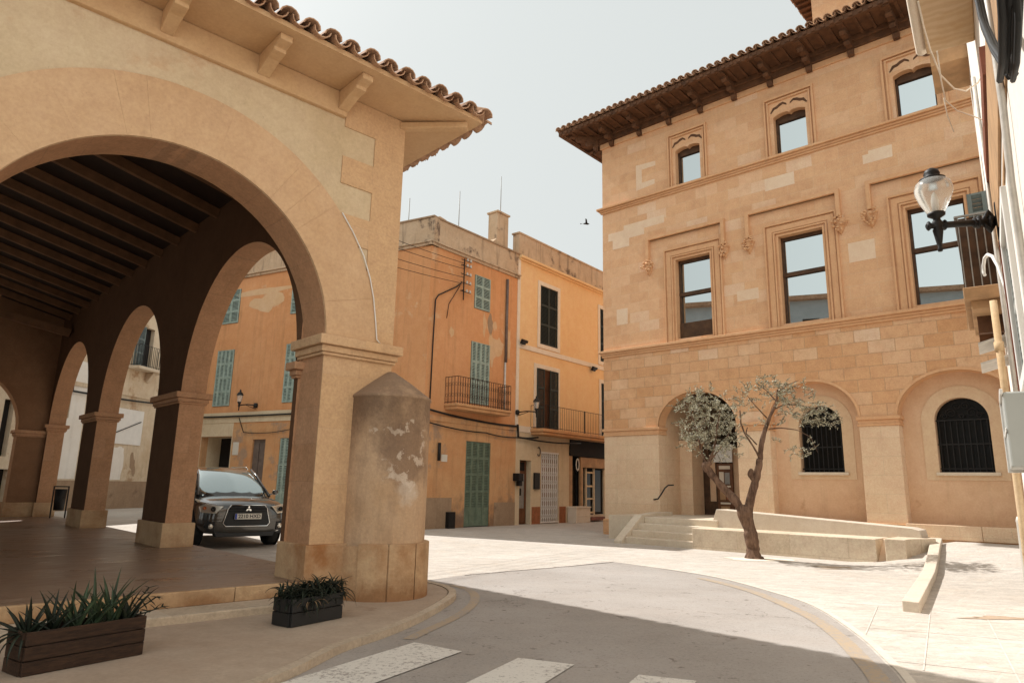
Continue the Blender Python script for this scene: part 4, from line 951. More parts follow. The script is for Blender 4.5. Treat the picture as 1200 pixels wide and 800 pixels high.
m = MB(); m.box(-1.0, 1.05, -.6, 0, 6.18, 6.32); m.add([(x, y, z) for x in (.3, .5) for (y, z) in ((0, 5.7), (-.12, 5.75), (-.4, 6.17), (0, 6.17))], [(0, 1, 2, 3), (7, 6, 5, 4), (0, 4, 5, 1), (1, 5, 6, 2), (2, 6, 7, 3), (3, 7, 4, 0)]); m.build('balcony_slab', 'limestone', BH, F_B, bevel=.02)
m = MB(); railing(m, -.96, 1.0, -.56, 6.32, 7.3, .12, .008, 0.); m.build('balcony_railing', 'iron', BH, F_B)
m = MB(); m.box(-1.6, .5, -.04, -.002, 2.77, 4.35); SG = m.build('blank_board', 'white_paint', None, F_B); tag(SG, 'blank white board with a slanting dark rod on the peeling house wall', 'board')
m = MB(); m.bar((-1.5, -.06, 3.15), (.35, -.06, 3.85), .02, .035); m.build('rod', 'cable', SG, F_B)
m = MB(); m.poly(blob(-.9, 2.0, .5, .72, seed=3, j=.2), y0=-.004); m.poly(rect(-1.6, -.5, 1.2, 2.6), y0=-.005); m.build('whitewash_patch', 'white_plaster', BH, F_B, recalc=False)
m = MB(); m.poly(blob(.2, 1.9, .22, .45, seed=4, j=.6), y0=-.006); m.build('dark_stain', 'stone_base', BH, F_B, recalc=False)
m = MB(); m.poly(rect(-5.6, -3.2, 1.2, 6.0), [rect(-5.0, -4.0, 3.6, 5.3)], y0=-.004); m.build('whitewash_patch', 'white_plaster', BH, F_B, recalc=False)
m = MB(); sag(m, F_B @ Vector((-16, -.1, 4.75)), F_B @ Vector((-1.5, -.1, 4.72)), .05, .04); sag(m, F_B @ Vector((-1.5, -.1, 4.72)), F_B @ Vector((3.2, -.1, 4.95)), .03, .04); m.tube([F_B @ Vector(p) for p in ((-4.9, -.1, 4.9), (-4.9, -.1, 5.8), (-4.7, -.1, 6.0), (-4.2, -.1, 5.95), (-4.1, -.1, 5.8), (-4.1, -.1, 4.7))], .035, 6)
tag(m.build('cable_run', 'cable'), 'black cable strung along the peeling stone house behind the arcade', 'cable')

# ------------------------------------------------------------------ TOWN HALL
TH = thing('town_hall', 'large ochre stone town hall with arched ground floor and wooden bracketed eaves at the right', 'town hall', F_T)
XR = 17.0
arches = [(1.86, 4.2), (5.08, 7.2), (8.03, 10.35), (11.2, 13.5), (14.4, 16.4)]
w1 = [(3.12, .54), (6.17, .56), (9.2, .58), (12.25, .57), (15.2, .57)]
w2 = [(3.08, .40), (6.11, .43), (9.08, .43), (12.2, .43), (15.2, .43)]
pth = []
for i, (a, b) in enumerate(arches):
    zb = -.3 if i == 0 else .60
    pth.append((a, b, zb))
# ground storey upper (rough ashlar) 3.0 - 5.24
m = MB(); out = [(0, 3.0)]
for a, b in arches: out += [(a, 3.0)] + arc((a + b) / 2, 3.0, (b - a) / 2, .95, 180, 0, 36)[1:-1] + [(b, 3.0)]
m.poly(out + [(XR, 3.0), (XR, 5.3), (0, 5.3)], y0=0., y1=.42, ms=1); m.build('arcade_wall', ['th_rough', 'th_trim'], TH, F_T)
# arch edges: a thin moulded lip
for a, b in arches[:3]:
    m = MB(); c0 = (a + b) / 2; r = (b - a) / 2
    m.poly(arc(c0, 3.0, r, .95, 0, 180, 36) + arc(c0, 3.0, r + .06, 1.01, 180, 0, 36), y0=-.02, y1=.05); m.build('arch_lip', 'th_trim', TH, F_T)
# piers
edges = [0.] + [e for ab in arches for e in ab] + [XR]
for i in range(0, len(edges), 2):
    a, b = edges[i], edges[i + 1]
    m = MB(); m.box(a, b, .0, .42, -.3 if i < 2 else .62, 2.80); m.build('pier', 'th_pier', TH, F_T, bevel=.008)
    m = MB(); m.box(a - .03, b + .03, -.03, .45, 2.80, 2.85); m.box(a - .015, b + .015, -.015, .44, 2.85, 2.94); m.box(a - .05, b + .05, -.05, .46, 2.94, 3.02); m.build('impost', 'th_trim', TH, F_T, bevel=.008)
m = MB(); m.box(-.04, 1.3, -.04, .1, -.3, .38); m.build('plinth', 'th_rough', TH, F_T, bevel=.01)
m = MB(); m.box(4.15, XR, -.06, .42, -.3, .62); m.build('plinth', 'th_rough', TH, F_T, bevel=.01)
m = MB()
x = 8.0
while x < XR: L = rng.uniform(.9, 1.5); m.box(x + .004, x + L - .004, -.10, -.0, .34, .64); x += L
m.build('plinth_course', 'th_pier', TH, F_T, bevel=.01)
# upper walls
holes = [rect(c_ - h, c_ + h, 5.5, 7.88) for c_, h in w1]
def ogee(c_, h, z0, z1):
    pts = [(c_ - h, z0), (c_ + h, z0), (c_ + h, z1 - .09)]
    n = 10
    for k in range(n + 1):
        q = k / n; x = h * (1 - q); lift = .07 * sin(min(q / .6, 1) * pi * .5) if q < .85 else .07 - (q - .85) / .15 * .05
        pts.append((c_ + x, z1 - .09 + lift))
    for k in range(n - 1, -1, -1):
        q = k / n; x = h * (1 - q); lift = .07 * sin(min(q / .6, 1) * pi * .5) if q < .85 else .07 - (q - .85) / .15 * .05
        pts.append((c_ - x, z1 - .09 + lift))
    return pts
holes2 = [ogee(c_, h, 10.12, 11.42) for c_, h in w2]
m = MB(); m.poly(rect(0, XR, 5.3, 10.1), holes, y0=.0, y1=.4, ms=1); m.build('first_floor_wall', ['th_stone', 'th_trim'], TH, F_T)
m = MB(); m.poly(rect(0, XR, 10.1, 12.45), holes2, y0=0., y1=.4, ms=1); m.build('second_floor_wall', ['th_stone', 'th_trim'], TH, F_T)
m = MB(); m.box(-.004, .4, .42, 13, -.3, 12.45); m.box(XR - .4, XR, .42, 13, -.3, 12.45); m.box(0, XR, 12.6, 13, -.3, 12.45); m.build('side_wall', 'th_stone', TH, F_T)
for z0, z1, p in ((5.22, 5.42, .13), (9.98, 10.16, .15)):
    m = MB(); h = z1 - z0
    m.box(-p, XR, -p, .02, z1 - h * .38, z1); m.box(-p * .6, XR, -p * .6, .02, z0 + h * .3, z1 - h * .38); m.box(-p * .35, XR, -p * .35, .02, z0, z0 + h * .3); m.build('string_course', 'th_trim', TH, F_T, bevel=.012)
m = MB(); m.box(-.05, XR, -.05, .02, 12.28, 12.45); m.build('wall_top_band', 'th_trim', TH, F_T, bevel=.01)
# window surrounds + windows, first floor
for i, (c_, h) in enumerate(w1):
    fz = MB()
    for (e, i_, p) in ((.37, .325, .065), (.29, .15, .03), (.125, .085, .055), (.05, .0, .02)):
        fz.poly([(c_ - h - e, 5.42), (c_ - h - i_, 5.42), (c_ - h - i_, 7.88 + i_), (c_ + h + i_, 7.88 + i_), (c_ + h + i_, 5.42), (c_ + h + e, 5.42), (c_ + h + e, 7.88 + e), (c_ - h - e, 7.88 + e)], y0=-p, y1=.01)
    m = MB(); m.box(c_ - h, c_ + h, .24, .28, 5.42, 7.88)
    wn = m.build('window', 'window_glass', TH, F_T)
    fz.build('surround', 'th_trim', wn, F_T)
    m = MB(); m.box(c_ - h, c_ - h + .05, .17, .24, 5.42, 7.88); m.box(c_ + h - .05, c_ + h, .17, .24, 5.42, 7.88); m.box(c_ - h, c_ + h, .17, .24, 7.8, 7.88); m.box(c_ - h, c_ + h, .17, .24, 5.42, 5.5)
    m.box(c_ - h, c_ + h, .16, .24, 6.80, 6.90)
    if i == 0: m.box(c_ - h, c_ + h, .15, .235, 5.5, 5.98)
    m.build('frame', 'dark_wood', wn, F_T)
    # hood mould with carved stops
    x0, x1 = c_ - 1.48 + (.02 * i), c_ + 1.04
    if i == 1: x0, x1 = 4.77, 7.22
    if i == 2: x0, x1 = 7.83, 10.4
    m = MB(); z = 8.72
    for (o, p) in ((0, .13), (.05, .05)):
        m.poly([(x0 - .0 + o, 8.02), (x0 + .10 + .0 - o * .4, 8.02), (x0 + .10 - o * .4, z - .06), (x1 - .10 + o * .4, z - .06), (x1 - .10 + o * .4, 8.02), (x1 - o, 8.02), (x1 - o, z + .04 - o * .5), (x0 + o, z + .04 - o * .5)], y0=-p + (0 if o else -.0), y1=.01)
    hd = m.build('hood_mould', 'th_trim', TH, F_T, bevel=.006)
    for xx in (x0 + .05, x1 - .05):
        m = MB(); r_ = random.Random(int(xx * 100))
        for k in range(26):
            a = r_.uniform(0, 2 * pi); q = sqrt(r_.random()) * .19; zz = 7.84 + q * sin(a) * 1.15; wd = 1 - max(0, (7.84 - zz)) * 2.4
            c0 = (xx + q * cos(a) * wd, -.09 - r_.random() * .09, zz)
            m.lathe([(0, -.035), (.03, -.02), (.038, 0), (.03, .02), (0, .035)], c0, 6)
        m.lathe([(0, -.28), (.05, -.2), (.12, -.05), (.15, .08), (.13, .14), (0, .16)], (xx, .0, 7.84), 10)
        m.build('carved_stop', 'th_trim', hd, F_T)
# second floor windows
for i, (c_, h) in enumerate(w2):
    m = MB(); m.box(c_ - h, c_ + h, .24, .28, 10.1, 11.45); wn = m.build('window', 'window_glass', TH, F_T)
    m = MB(); e = .24
    m.poly([(c_ - h - e, 10.16), (c_ - h - e + .05, 10.16), (c_ - h - e + .05, 11.85), (c_ + h + e - .05, 11.85), (c_ + h + e - .05, 10.16), (c_ + h + e, 10.16), (c_ + h + e, 11.92), (c_ - h - e, 11.92)], y0=-.07, y1=.01)
    m.poly([(c_ - h - e + .09, 10.16), (c_ - h - e + .13, 10.16), (c_ - h - e + .13, 11.77), (c_ + h + e - .13, 11.77), (c_ + h + e - .13, 10.16), (c_ + h + e - .09, 10.16), (c_ + h + e - .09, 11.81), (c_ - h - e + .09, 11.81)], y0=-.05, y1=.01)
    m.build('surround', 'th_trim', wn, F_T)
    m = MB()
    for sg in (-1, 1):      # dark carved slots above the opening
        m.poly([(c_ + sg * x, z) for x, z in ((.04, 11.58), (.14, 11.64), (.24, 11.60), (.30, 11.56), (.38, 11.55), (.47, 11.46), (.50, 11.48), (.42, 11.62), (.32, 11.64), (.24, 11.69), (.14, 11.71), (.05, 11.64))], y0=-.004)
    m.build('carved_slot', 'eave_wood', wn, F_T, recalc=False)
    m = MB(); m.box(c_ - h, c_ - h + .05, .18, .24, 10.1, 11.42); m.box(c_ + h - .05, c_ + h, .18, .24, 10.1, 11.42); m.box(c_ - h, c_ + h, .18, .24, 11.20, 11.45); m.build('frame', 'dark_wood', wn, F_T)
# pale repair stones
for q in ([(1.29, 11.3), (1.29, 10.44), (1.95, 10.50), (1.95, 10.66), (1.5, 10.66), (1.5, 11.1), (1.99, 11.1), (1.99, 11.25)], rect(5.34, 6.13, 9.25, 9.6), [(7.81, 9.26), (8.47, 9.26), (8.48, 9.58), (7.95, 9.58), (7.95, 9.5), (7.81, 9.5)],
          [(.22, 9.0), (.38, 9.0), (.38, 8.69), (1.0, 8.69), (1.0, 8.95), (1.54, 8.95), (1.54, 9.15), (2.24, 9.15), (2.24, 9.4), (.8, 9.4), (.8, 9.25), (.22, 9.25)], rect(4.4, 5.0, 6.3, 6.6), rect(7.3, 7.9, 6.8, 7.3), rect(.5, .9, 6.2, 6.7)):
    m = MB(); m.poly(q, y0=-.003, y1=.01); m.build('repair_stone', 'pale_stone', TH, F_T)
# niches with barred windows
for i, (a, b) in enumerate(arches[1:], 1):
    c_ = (a + b) / 2; wc = c_ + (.06 if i == 1 else 0.)
    hw = .51; op = arch_open(wc - hw, wc + hw, 1.75, 2.88, .5)
    m = MB(); m.poly([(a - .02, .4), (b + .02, .4), (b + .02, 4.0), (a - .02, 4.0)], [op], y0=.35, y1=.6); m.build('niche_wall', 'th_niche', TH, F_T)
    e = .26
    fo = [(wc - hw - e, 1.58), (wc + hw + e, 1.58)] + arc(wc, 2.88, hw + e, .5 + e, 0, 180, 28)
    m = MB(); m.poly(fo, [arch_open(wc - hw, wc + hw, 1.75, 2.88, .5)], y0=.335, y1=.36, ms=0); m.build('window_frame', 'th_render', TH, F_T)
    m = MB(); m.box(wc - hw - .06, wc + hw + .1, .27, .36, 1.68, 1.75); m.build('window_sill', 'limestone', TH, F_T, bevel=.01)
    m = MB(); m.poly(arch_open(wc - hw, wc + hw, 1.75, 2.88, .5), y0=.55, y1=.57); wn = m.build('window', 'dark_glass', TH, F_T)
    g = MB()
    for k in range(9):
        x = wc - hw + (k + .5) * 2 * hw / 9; g.bar((x, .44, 1.76), (x, .44, 2.9), .014, .014)
    for z in (1.82, 2.35, 2.88): g.box(wc - hw, wc + hw, .43, .445, z, z + .025)
    for sgn in (-1, 1):
        for (cx, cz, r) in ((.2, 3.05, .11), (.33, 2.99, .07), (.08, 3.2, .09), (.0, 2.98, .06)):
            g.tube([(wc + sgn * (cx + r * (1 - k / 18) * cos(k * .7)), .44, cz + r * (1 - k / 18) * sin(k * .7)) for k in range(14)], .008, 4, 0, False)
    g.build('window_grille', 'iron', wn, F_T)
# entrance passage
m = MB(); m.box(1.5, 1.86, .42, 4.0, .3, 4.2); m.box(4.2, 4.5, .42, 4.0, .3, 4.2); m.build('passage_wall', 'th_pier', TH, F_T)
m = MB(); m.box(1.86, 2.26, 1.2, 1.9, .4, 2.55); m.box(1.86, 2.30, 1.17, 1.93, 2.55, 2.70); m.build('inner_pier', 'th_pier', TH, F_T, bevel=.01)
m = MB(); m.box(1.5, 4.5, .42, 4.2, 4.05, 4.2); m.build('passage_ceiling', 'dark_wood', TH, F_T)  # dark colour stands in for the shade deep in the passage
m = MB(); m.box(1.5, 4.5, 4.0, 4.1, .3, 4.2); m.build('passage_back', 'dark_wood', TH, F_T)  # same dark colour in place of shade on the back wall
m = MB(); m.box(1.1, 4.5, -1.42, 4.1, -.3, .56); m.build('passage_floor', 'limestone', TH, F_T)
m = MB(); m.box(2.05, 2.42, 1.95, 2.02, .56, 3.2); m.box(2.08, 2.2, 1.92, 1.95, .8, 2.0); m.build('door_leaf', 'dark_wood', TH, F_T)
m = MB(); m.box(2.42, 2.62, 1.98, 2.1, .56, 2.3); m.box(3.15, 4.2, 2.0, 2.1, .56, 2.5); m.build('partition', 'th_niche', TH, F_T)
m = MB(); m.box(2.40, 3.12, 1.96, 2.06, .56, .95); m.box(2.62, 2.70, 1.95, 2.05, .56, 2.1); m.build('dark_panel', 'dark_wood', TH, F_T)
# notice board and white sign in the entrance
fr = F_T @ Matrix.Translation((2.93, 1.9, 0))
t = thing('notice_board', 'tall brown notice board with pinned papers inside the town hall entrance', 'notice board', fr)
m = MB(); m.box(-.24, .24, 0, .04, .57, 2.05); m.build('board', 'door_wood', t, fr)
r_ = random.Random(4)
for (x0, x1, z0, z1, mt) in ((-.17, .17, 1.88, 1.98, 'white_trim'), (-.17, -.03, 1.5, 1.8, 'white_trim'), (.0, .15, 1.45, 1.78, 'grey_metal'), (-.17, .17, 1.36, 1.41, 'white_trim'), (-.17, .0, 1.0, 1.3, 'tan_wood'), (.03, .16, 1.02, 1.28, 'brick_red'), (-.16, .15, .88, .93, 'white_trim'), (-.15, .12, .66, .82, 'tan_wood')):
    m = MB(); m.box(x0, x1, -.006, -.001, z0, z1); m.build('paper', mt, t, fr)
m = MB(); m.box(2.62, 3.20, 1.85, 1.90, 2.08, 2.6); tag(m.build('white_sign', 'white_paint', None, F_T), 'plain white board above the notice board in the entrance', 'sign')
# handrail on the entrance pier
m = MB(); m.tube([F_T @ Vector(p) for p in ((1.72, -.01, .98), (1.72, -.09, .98), (1.86, -.10, 1.0), (1.95, -.06, 1.14), (2.02, .02, 1.3), (2.08, .1, 1.38), (2.2, .2, 1.39))], .02, 8)
tag(m.build('handrail', 'iron'), 'short wrought iron handrail on the pier beside the entrance steps', 'handrail')
# roof eaves
ov = 1.03; ez = 12.86
m = MB(); m.box(-ov + .04, XR, -ov + .04, .3, 12.74, 12.79); m.box(-ov + .04, .3, .3, 13, 12.74, 12.79); m.build('eave_boards', 'eave_wood', TH, F_T)
m = MB(); m.box(-.12, XR, -.12, .1, 12.45, 12.60); m.box(-.2, XR, -.2, .1, 12.60, 12.738); m.box(-.12, .1, .1, 13, 12.45, 12.6); m.build('wall_plate', 'eave_wood', TH, F_T, bevel=.01)
m = MB(); m.box(-ov, XR, -ov, -ov + .1, 12.70, 12.84); m.box(-ov, -ov + .1, -ov + .1, 13, 12.70, 12.84)
for k in range(80):
    x = -ov + .05 + k * .22
    m.box(x, x + .1, -ov - .035, -ov - .001, 12.72, 12.80)
m.build('fascia', 'eave_wood', TH, F_T)
m = MB()
for k in range(60):
    x = -.9 + k * .30; m.box(x, x + .07, -ov + .1, -.05, 12.69, 12.739)
m.build('small_rafters', 'eave_wood', TH, F_T)
def carved(mb, base, out):
    base = Vector(base); out = Vector(out).normalized(); sd_ = Vector((-out.y, out.x, 0)) * .075
    prof = [(0, -.42), (.10, -.40), (.16, -.30), (.12, -.24), (.26, -.22), (.36, -.26), (.42, -.18), (.38, -.11), (.55, -.10), (.66, -.14), (.74, -.08), (.72, -.0), (.95, -.0), (.95, .06), (0, .06)]
    a = [base + out * x + Vector((0, 0, z)) + sd_ for x, z in prof]; b = [base + out * x + Vector((0, 0, z)) - sd_ for x, z in prof]; n = len(prof)
    mb.add(a + b, [tuple(range(n)), tuple(range(2 * n - 1, n - 1, -1))] + [(i, n + i, n + (i + 1) % n, (i + 1) % n) for i in range(n)])
for k in range(16):
    m = MB(); carved(m, (.44 + 1.05 * k, -.02, 12.67), (0, -1, 0)); m.build('carved_bracket', 'eave_wood', TH, F_T, bevel=.01)
for k in range(6):
    m = MB(); carved(m, (.02, .55 + 1.05 * k, 12.67), (-1, 0, 0)); m.build('carved_bracket', 'eave_wood', TH, F_T, bevel=.01)
m = MB(); carved(m, (-.1, -.1, 12.67), (-1, -1, 0)); m.build('carved_bracket', 'eave_wood', TH, F_T, bevel=.01)
tl = MB(); s2 = .32; L2 = sqrt(1 + s2 * s2)
tiles(tl, (-ov - .05, -ov - .07, 12.88), (1, 0, 0), (0, 1, s2), 78, .225, 3.6, lim=lambda c: c * L2 + .05, first=.1)
tiles(tl, (-ov - .07, -ov - .05, 12.88), (0, 1, 0), (1, 0, s2), 50, .225, 3.2, lim=lambda c: c * L2 + .05, first=.1)
tl.build('roof_tiles', 'tile', TH, F_T, recalc=False)
m = MB(); R1 = 6.0
m.add([(-ov, -ov, 12.85), (XR, -ov, 12.85), (XR, 14, 12.85), (-ov, 14, 12.85), (-ov + R1, -ov + R1, 12.85 + R1 * s2), (XR, -ov + R1, 12.85 + R1 * s2), (-ov + R1, 14, 12.85 + R1 * s2)], [(0, 1, 5, 4), (3, 0, 4, 6), (0, 3, 2, 1), (4, 5, 2, 6)]); m.build('roof_deck', 'tile', TH, F_T)
# roof tower
m = MB(); m.box(6.62, 13.5, 1.0, 8, 12.6, 15.55); m.build('tower_wall', 'th_stone', TH, F_T)
m = MB(); m.box(6.05, 14.0, .45, 8.5, 15.55, 15.62)
for k in range(30): m.box(6.07 + k * .26, 6.15 + k * .26, .47, 1.0, 15.48, 15.55); m.box(6.07, 6.62, .6 + k * .26, .68 + k * .26, 15.48, 15.55)
m.build('tower_eaves', 'eave_wood', TH, F_T)
tl = MB(); tiles(tl, (6.0, .4, 15.68), (1, 0, 0), (0, 1, .3), 34, .225, 1.6, lim=lambda c: c + .05, first=.1); tiles(tl, (6.0, .4, 15.68), (0, 1, 0), (1, 0, .3), 30, .225, 1.6, lim=lambda c: c + .05, first=.1)
tl.box(6.05, 14, .45, 8.5, 15.625, 15.68); tl.build('tower_roof_tiles', 'tile', TH, F_T, recalc=False)

# entrance steps and benches/ramp wall
ST = thing('entrance_steps', 'four pale limestone steps with a sloping cheek wall up to the town hall entrance', 'steps', F_T @ Matrix.Translation((2.3, -2.4, -.06)))
for k in range(4):
    m = MB(); m.box(2.28 + .0 * k, 4.12 if k < 3 else 4.3, -2.45 + .3 * k, -1.4, -.1 + .155 * k + (.0 if k == 0 else .005), .095 + .155 * k); m.build('step', 'limestone', ST, F_T, bevel=.015)
m = MB(); prof = [(-2.62, -.12), (-2.62, .0), (-1.65, .60), (-.9, .66), (-.06, .66), (-.06, -.12)]; n = 6
m.add([(2.05, y, z) for y, z in prof] + [(2.28, y, z) for y, z in prof], [tuple(range(n)), tuple(range(2 * n - 1, n - 1, -1))] + [(i, n + i, n + (i + 1) % n, (i + 1) % n) for i in range(n)]); m.build('cheek_wall', 'limestone', ST, F_T, bevel=.012)
RW = thing('ramp_wall', 'long low limestone ramp wall with pale top in front of the town hall', 'wall', F_T @ Matrix.Translation((6, -2.3, -.06)))
m = MB(); m.box(4.10, 7.98, -2.45, -1.5, -.12, .40); m.build('bench_block', 'bench_stone', RW, F_T, bevel=.012)
m = MB(); m.add([(7.98, -2.45, -.1), (8.14, -2.45, -.1), (8.14, -1.9, .39), (7.98, -1.9, .39), (7.98, -1.5, .39), (8.14, -1.5, .39), (7.98, -1.5, -.1), (8.14, -1.5, -.1)], [(0, 1, 2, 3), (3, 2, 5, 4), (0, 3, 4, 6), (1, 7, 5, 2)]); m.build('sun_slope_strip', 'pale_stone', RW, F_T, recalc=False)  # added slant, shaped to catch the sun as a white strip
m = MB(); m.poly([(8.14, -2.45), (8.50, -2.45), (8.50, -2.1), (8.8, -1.4), (8.6, -.9), (8.14, -.9)], y0=.42, y1=-.12, plane='xy'); m.build('end_block', 'bench_stone', RW, F_T, bevel=.012)
m = MB(); pr_ = [(4.12, .40), (8.55, .42), (8.62, .55), (4.28, .82), (4.12, .45)]
m.poly([(4.1, .3), (8.6, .3), (8.55, .56), (8.4, .60), (4.26, .82), (4.12, .44)], y0=-1.5, y1=-.9); m.build('ramp_parapet', 'kerb_pale', RW, F_T, bevel=.01)
m = MB(); m.add([(4.3, -.9, .56), (8.6, -.9, .34), (8.6, -.1, .34), (4.3, -.1, .56), (4.3, -.9, .2), (8.6, -.9, .2), (8.6, -.1, .2), (4.3, -.1, .2)], [(0, 1, 2, 3), (0, 4, 5, 1), (1, 5, 6, 2), (2, 6, 7, 3), (3, 7, 4, 0)]); m.build('ramp_surface', 'limestone', RW, F_T)
# slanted low kerb wall
m = MB()
pa = [(8.66 + 1.14 * q / 6, -.55 - 7.6 * q / 6) for q in range(7)]
for i in range(6):
    (x0, y0), (x1, y1) = pa[i], pa[i + 1]
    z = [terr(*(F_T @ Vector((a, b, 0))).xy) for a, b in ((x0, y0), (x1, y1))]
    vs = []
    for (xx, yy, zz) in ((x0, y0, z[0]), (x1, y1, z[1])):
        for dx in (-.09, .09): vs += [(xx + dx, yy, zz - .05), (xx + dx, yy, zz + .12)]
    m.add(vs, [(0, 1, 3, 2), (4, 6, 7, 5), (1, 5, 7, 3), (0, 4, 5, 1), (2, 3, 7, 6)])
tag(m.build('kerb_wall', 'kerb_pale', None, F_T, bevel=.01), 'low slanting limestone kerb running from the ramp wall across the paving', 'kerb')

# ------------------------------------------------------------------ WHITE HOUSE at the right edge
RH = thing('white_house', 'bright white plaster house seen edge-on at the right edge with balconies and pipes', 'house', F_R)
m = MB(); m.poly(rect(-3.6, 5.8, -.1, 9.5), [rect(.5, 1.6, 2.15, 3.3), rect(-2.9, -2.0, 3.6, 5.6)], y0=0., y1=.4); m.build('wall', 'white_plaster', RH, F_R)
m = MB(); m.box(-3.6, -3.3, .4, 6, -.1, 9.5); m.box(5.5, 5.8, .4, 6, -.1, 9.5); m.build('side_wall', 'white_plaster', RH, F_R)
m = MB(); m.box(.05, 5.0, -.40, .0, 5.52, 5.66); m.box(.0, 5.0, -.45, .0, 5.66, 5.74); m.build('upper_balcony_slab', 'slab', RH, F_R, bevel=.015)
m = MB(); m.tube([(-.02, -.44, 5.62), (.3, -.44, 5.62), (3, -.44, 5.62)], .05, 8); m.build('slab_moulding', 'white_trim', RH, F_R)
m = MB(); m.box(-3.5, -1.7, -.36, -.0, 3.42, 3.56); m.box(-3.4, -1.8, -.3, 0, 3.32, 3.42); m.build('lower_balcony_slab', 'tan_wood', RH, F_R, bevel=.01)
m = MB(); m.box(-3.3, -3.2, -.26, 0, 3.12, 3.32); m.build('balcony_bracket', 'eave_wood', RH, F_R)
m = MB(); m.box(-2.3, -2.2, -.26, 0, 3.12, 3.32); m.build('balcony_bracket', 'eave_wood', RH, F_R)
m = MB(); m.box(-1.78, -1.76, -.34, -.0, 3.58, 4.4); m.box(-3.48, -1.76, -.345, -.335, 3.58, 4.4); m.build('balcony_screen', 'dark_wood', RH, F_R)
m = MB()
for k in range(5): m.bar((-1.74, -.33 + k * .08, 3.56), (-1.74, -.33 + k * .08, 4.42), .012, .012)
m.bar((-1.74, -.36, 4.42), (-1.74, .0, 4.42), .03, .02); m.bar((-3.5, -.35, 4.42), (-1.74, -.35, 4.42), .03, .02); m.build('balcony_railing', 'grey_metal', RH, F_R)
m = MB(); m.box(-1.9, 5.75, -.02, 0, 3.62, 4.3); m.box(-1.9, 5.75, -.012, 0, 3.40, 3.46); m.build('string_course', 'tan_wood', RH, F_R, bevel=.01)
m = MB(); m.box(-.6, 1.6, -.04, 0, 4.32, 4.55); m.build('timber_band', 'brown_red', RH, F_R)
m = MB(); m.box(.5, 1.6, .1, .12, 2.15, 3.3); wn = m.build('window', 'dark_void', RH, F_R); surround(wn, F_R, .5, 1.6, 2.15, 3.3, 'white_paint', .09, .035)
shutter('shutters', .52, 1.58, 2.17, 3.28, 'box_grey', wn, F_R, y=.03, rows=2)
m = MB(); m.box(.38, .41, -.045, 0, 2.0, 3.39); m.build('red_edge', 'brown_red', wn, F_R)
m = MB(); m.box(-2.9, -2.0, .1, .12, 3.6, 5.6); wn = m.build('window', 'dark_void', RH, F_R)
fr = F_R @ Matrix.Translation((-2.0, -.02, 0)) @ Matrix.Rotation(rad(-95), 4, 'Z')
shutter('shutters', .0, .20, 4.22, 4.78, 'shutter_blue', wn, fr, y=0, leaves=1, rows=2)
m = MB(); m.box(-3.4, -2.6, -.42, 0, 6.9, 9.2); m.build('bay', 'tan_wood', RH, F_R)
m = MB(); m.tube([(-1.4, -.10, 3.3), (-1.4, -.10, 2.3), (-1.38, -.10, 1.2), (-1.38, -.1, -.05)], .034, 10)
m.tube([(-1.4, -.10, 2.75), (-1.4, -.10, 2.85)], .045, 10); m.build('drain_pipe', 'rust_pipe', RH, F_R)
m = MB(); m.tube([(3.1, -.03, 5.5), (3.1, -.03, 3.3), (3.0, -.035, 2.9), (2.9, -.03, 2.0), (2.9, -.03, -.05)], .018, 8); m.build('drain_pipe', 'white_metal', RH, F_R)
m = MB(); m.tube([(-.6, -.035, 5.5), (-.6, -.035, 3.9), (-.5, -.04, 3.3), (-.5, -.035, 2.0)], .02, 8); m.build('drain_pipe', 'white_metal', RH, F_R)
for i, z in enumerate((2.72, 2.95)):
    m = MB(); m.add([(-2.6, -.28, z), (-1.9, -.28, z), (-1.9, 0, z + .08), (-2.6, 0, z + .08), (-2.6, -.28, z - .02), (-1.9, -.28, z - .02), (-1.9, 0, z + .06), (-2.6, 0, z + .06)], [(0, 1, 2, 3), (7, 6, 5, 4), (0, 4, 5, 1), (1, 5, 6, 2), (3, 7, 4, 0)])
    m.build('small_canopy', 'white_metal', RH, F_R)
# electricity box
fr = F_R @ Matrix.Translation((1.1, -.002, 1.72))
t = thing('meter_box', 'pale grey electricity box on the white wall at the right edge', 'electricity box', fr)
m = MB(); m.box(-.28, .34, -.17, 0, -.27, .25); m.build('case', 'box_grey', t, fr, bevel=.012)
m = MB(); m.box(-.30, .36, -.185, -.165, .235, .27); m.box(-.30, -.275, -.185, -.02, -.29, .25); m.box(-.29, .34, -.178, -.171, -.03, .0); m.build('door_edge', 'white_paint', t, fr, bevel=.005)
m = MB()
for z in (-.2, .0, .18): m.box(-.315, -.29, -.17, -.13, z, z + .05)
m.build('hinge', 'white_metal', t, fr)
# cable bundle high on the white wall
m = MB(); r_ = random.Random(3)
for k in range(12):
    a = r_.uniform(-.022, .022); b = r_.uniform(-.02, .02)
    pth_ = ((3.9, 3.62), (4.05, 3.33), (4.16, 3.17), (4.59, 2.8), (5.0, 2.5), (5.1, 2.42)) if k < 7 else ((5.7, 2.5), (5.5, 2.36), (5.3, 2.36), (5.12, 2.40))
    m.tube([F_R @ Vector((x + a, -.12 + b, z + a * (1 if j < 3 else .5))) for j, (x, z) in enumerate(pth_)], r_.uniform(.004, .010), 6)
tag(m.build('cable_bundle', 'cable'), 'thick black bundle of cables on the white house wall at the top right', 'cable bundle')
W1 = [(3.24, 4.811, 5.165), (3.365, 4.968, 5.065), (3.5, 5.118, 4.951), (3.655, 5.254, 4.802), (3.84, 5.368, 4.747), (4.025, 5.481, 4.798), (4.221, 5.584, 4.954), (4.332, 5.625, 5.116)]
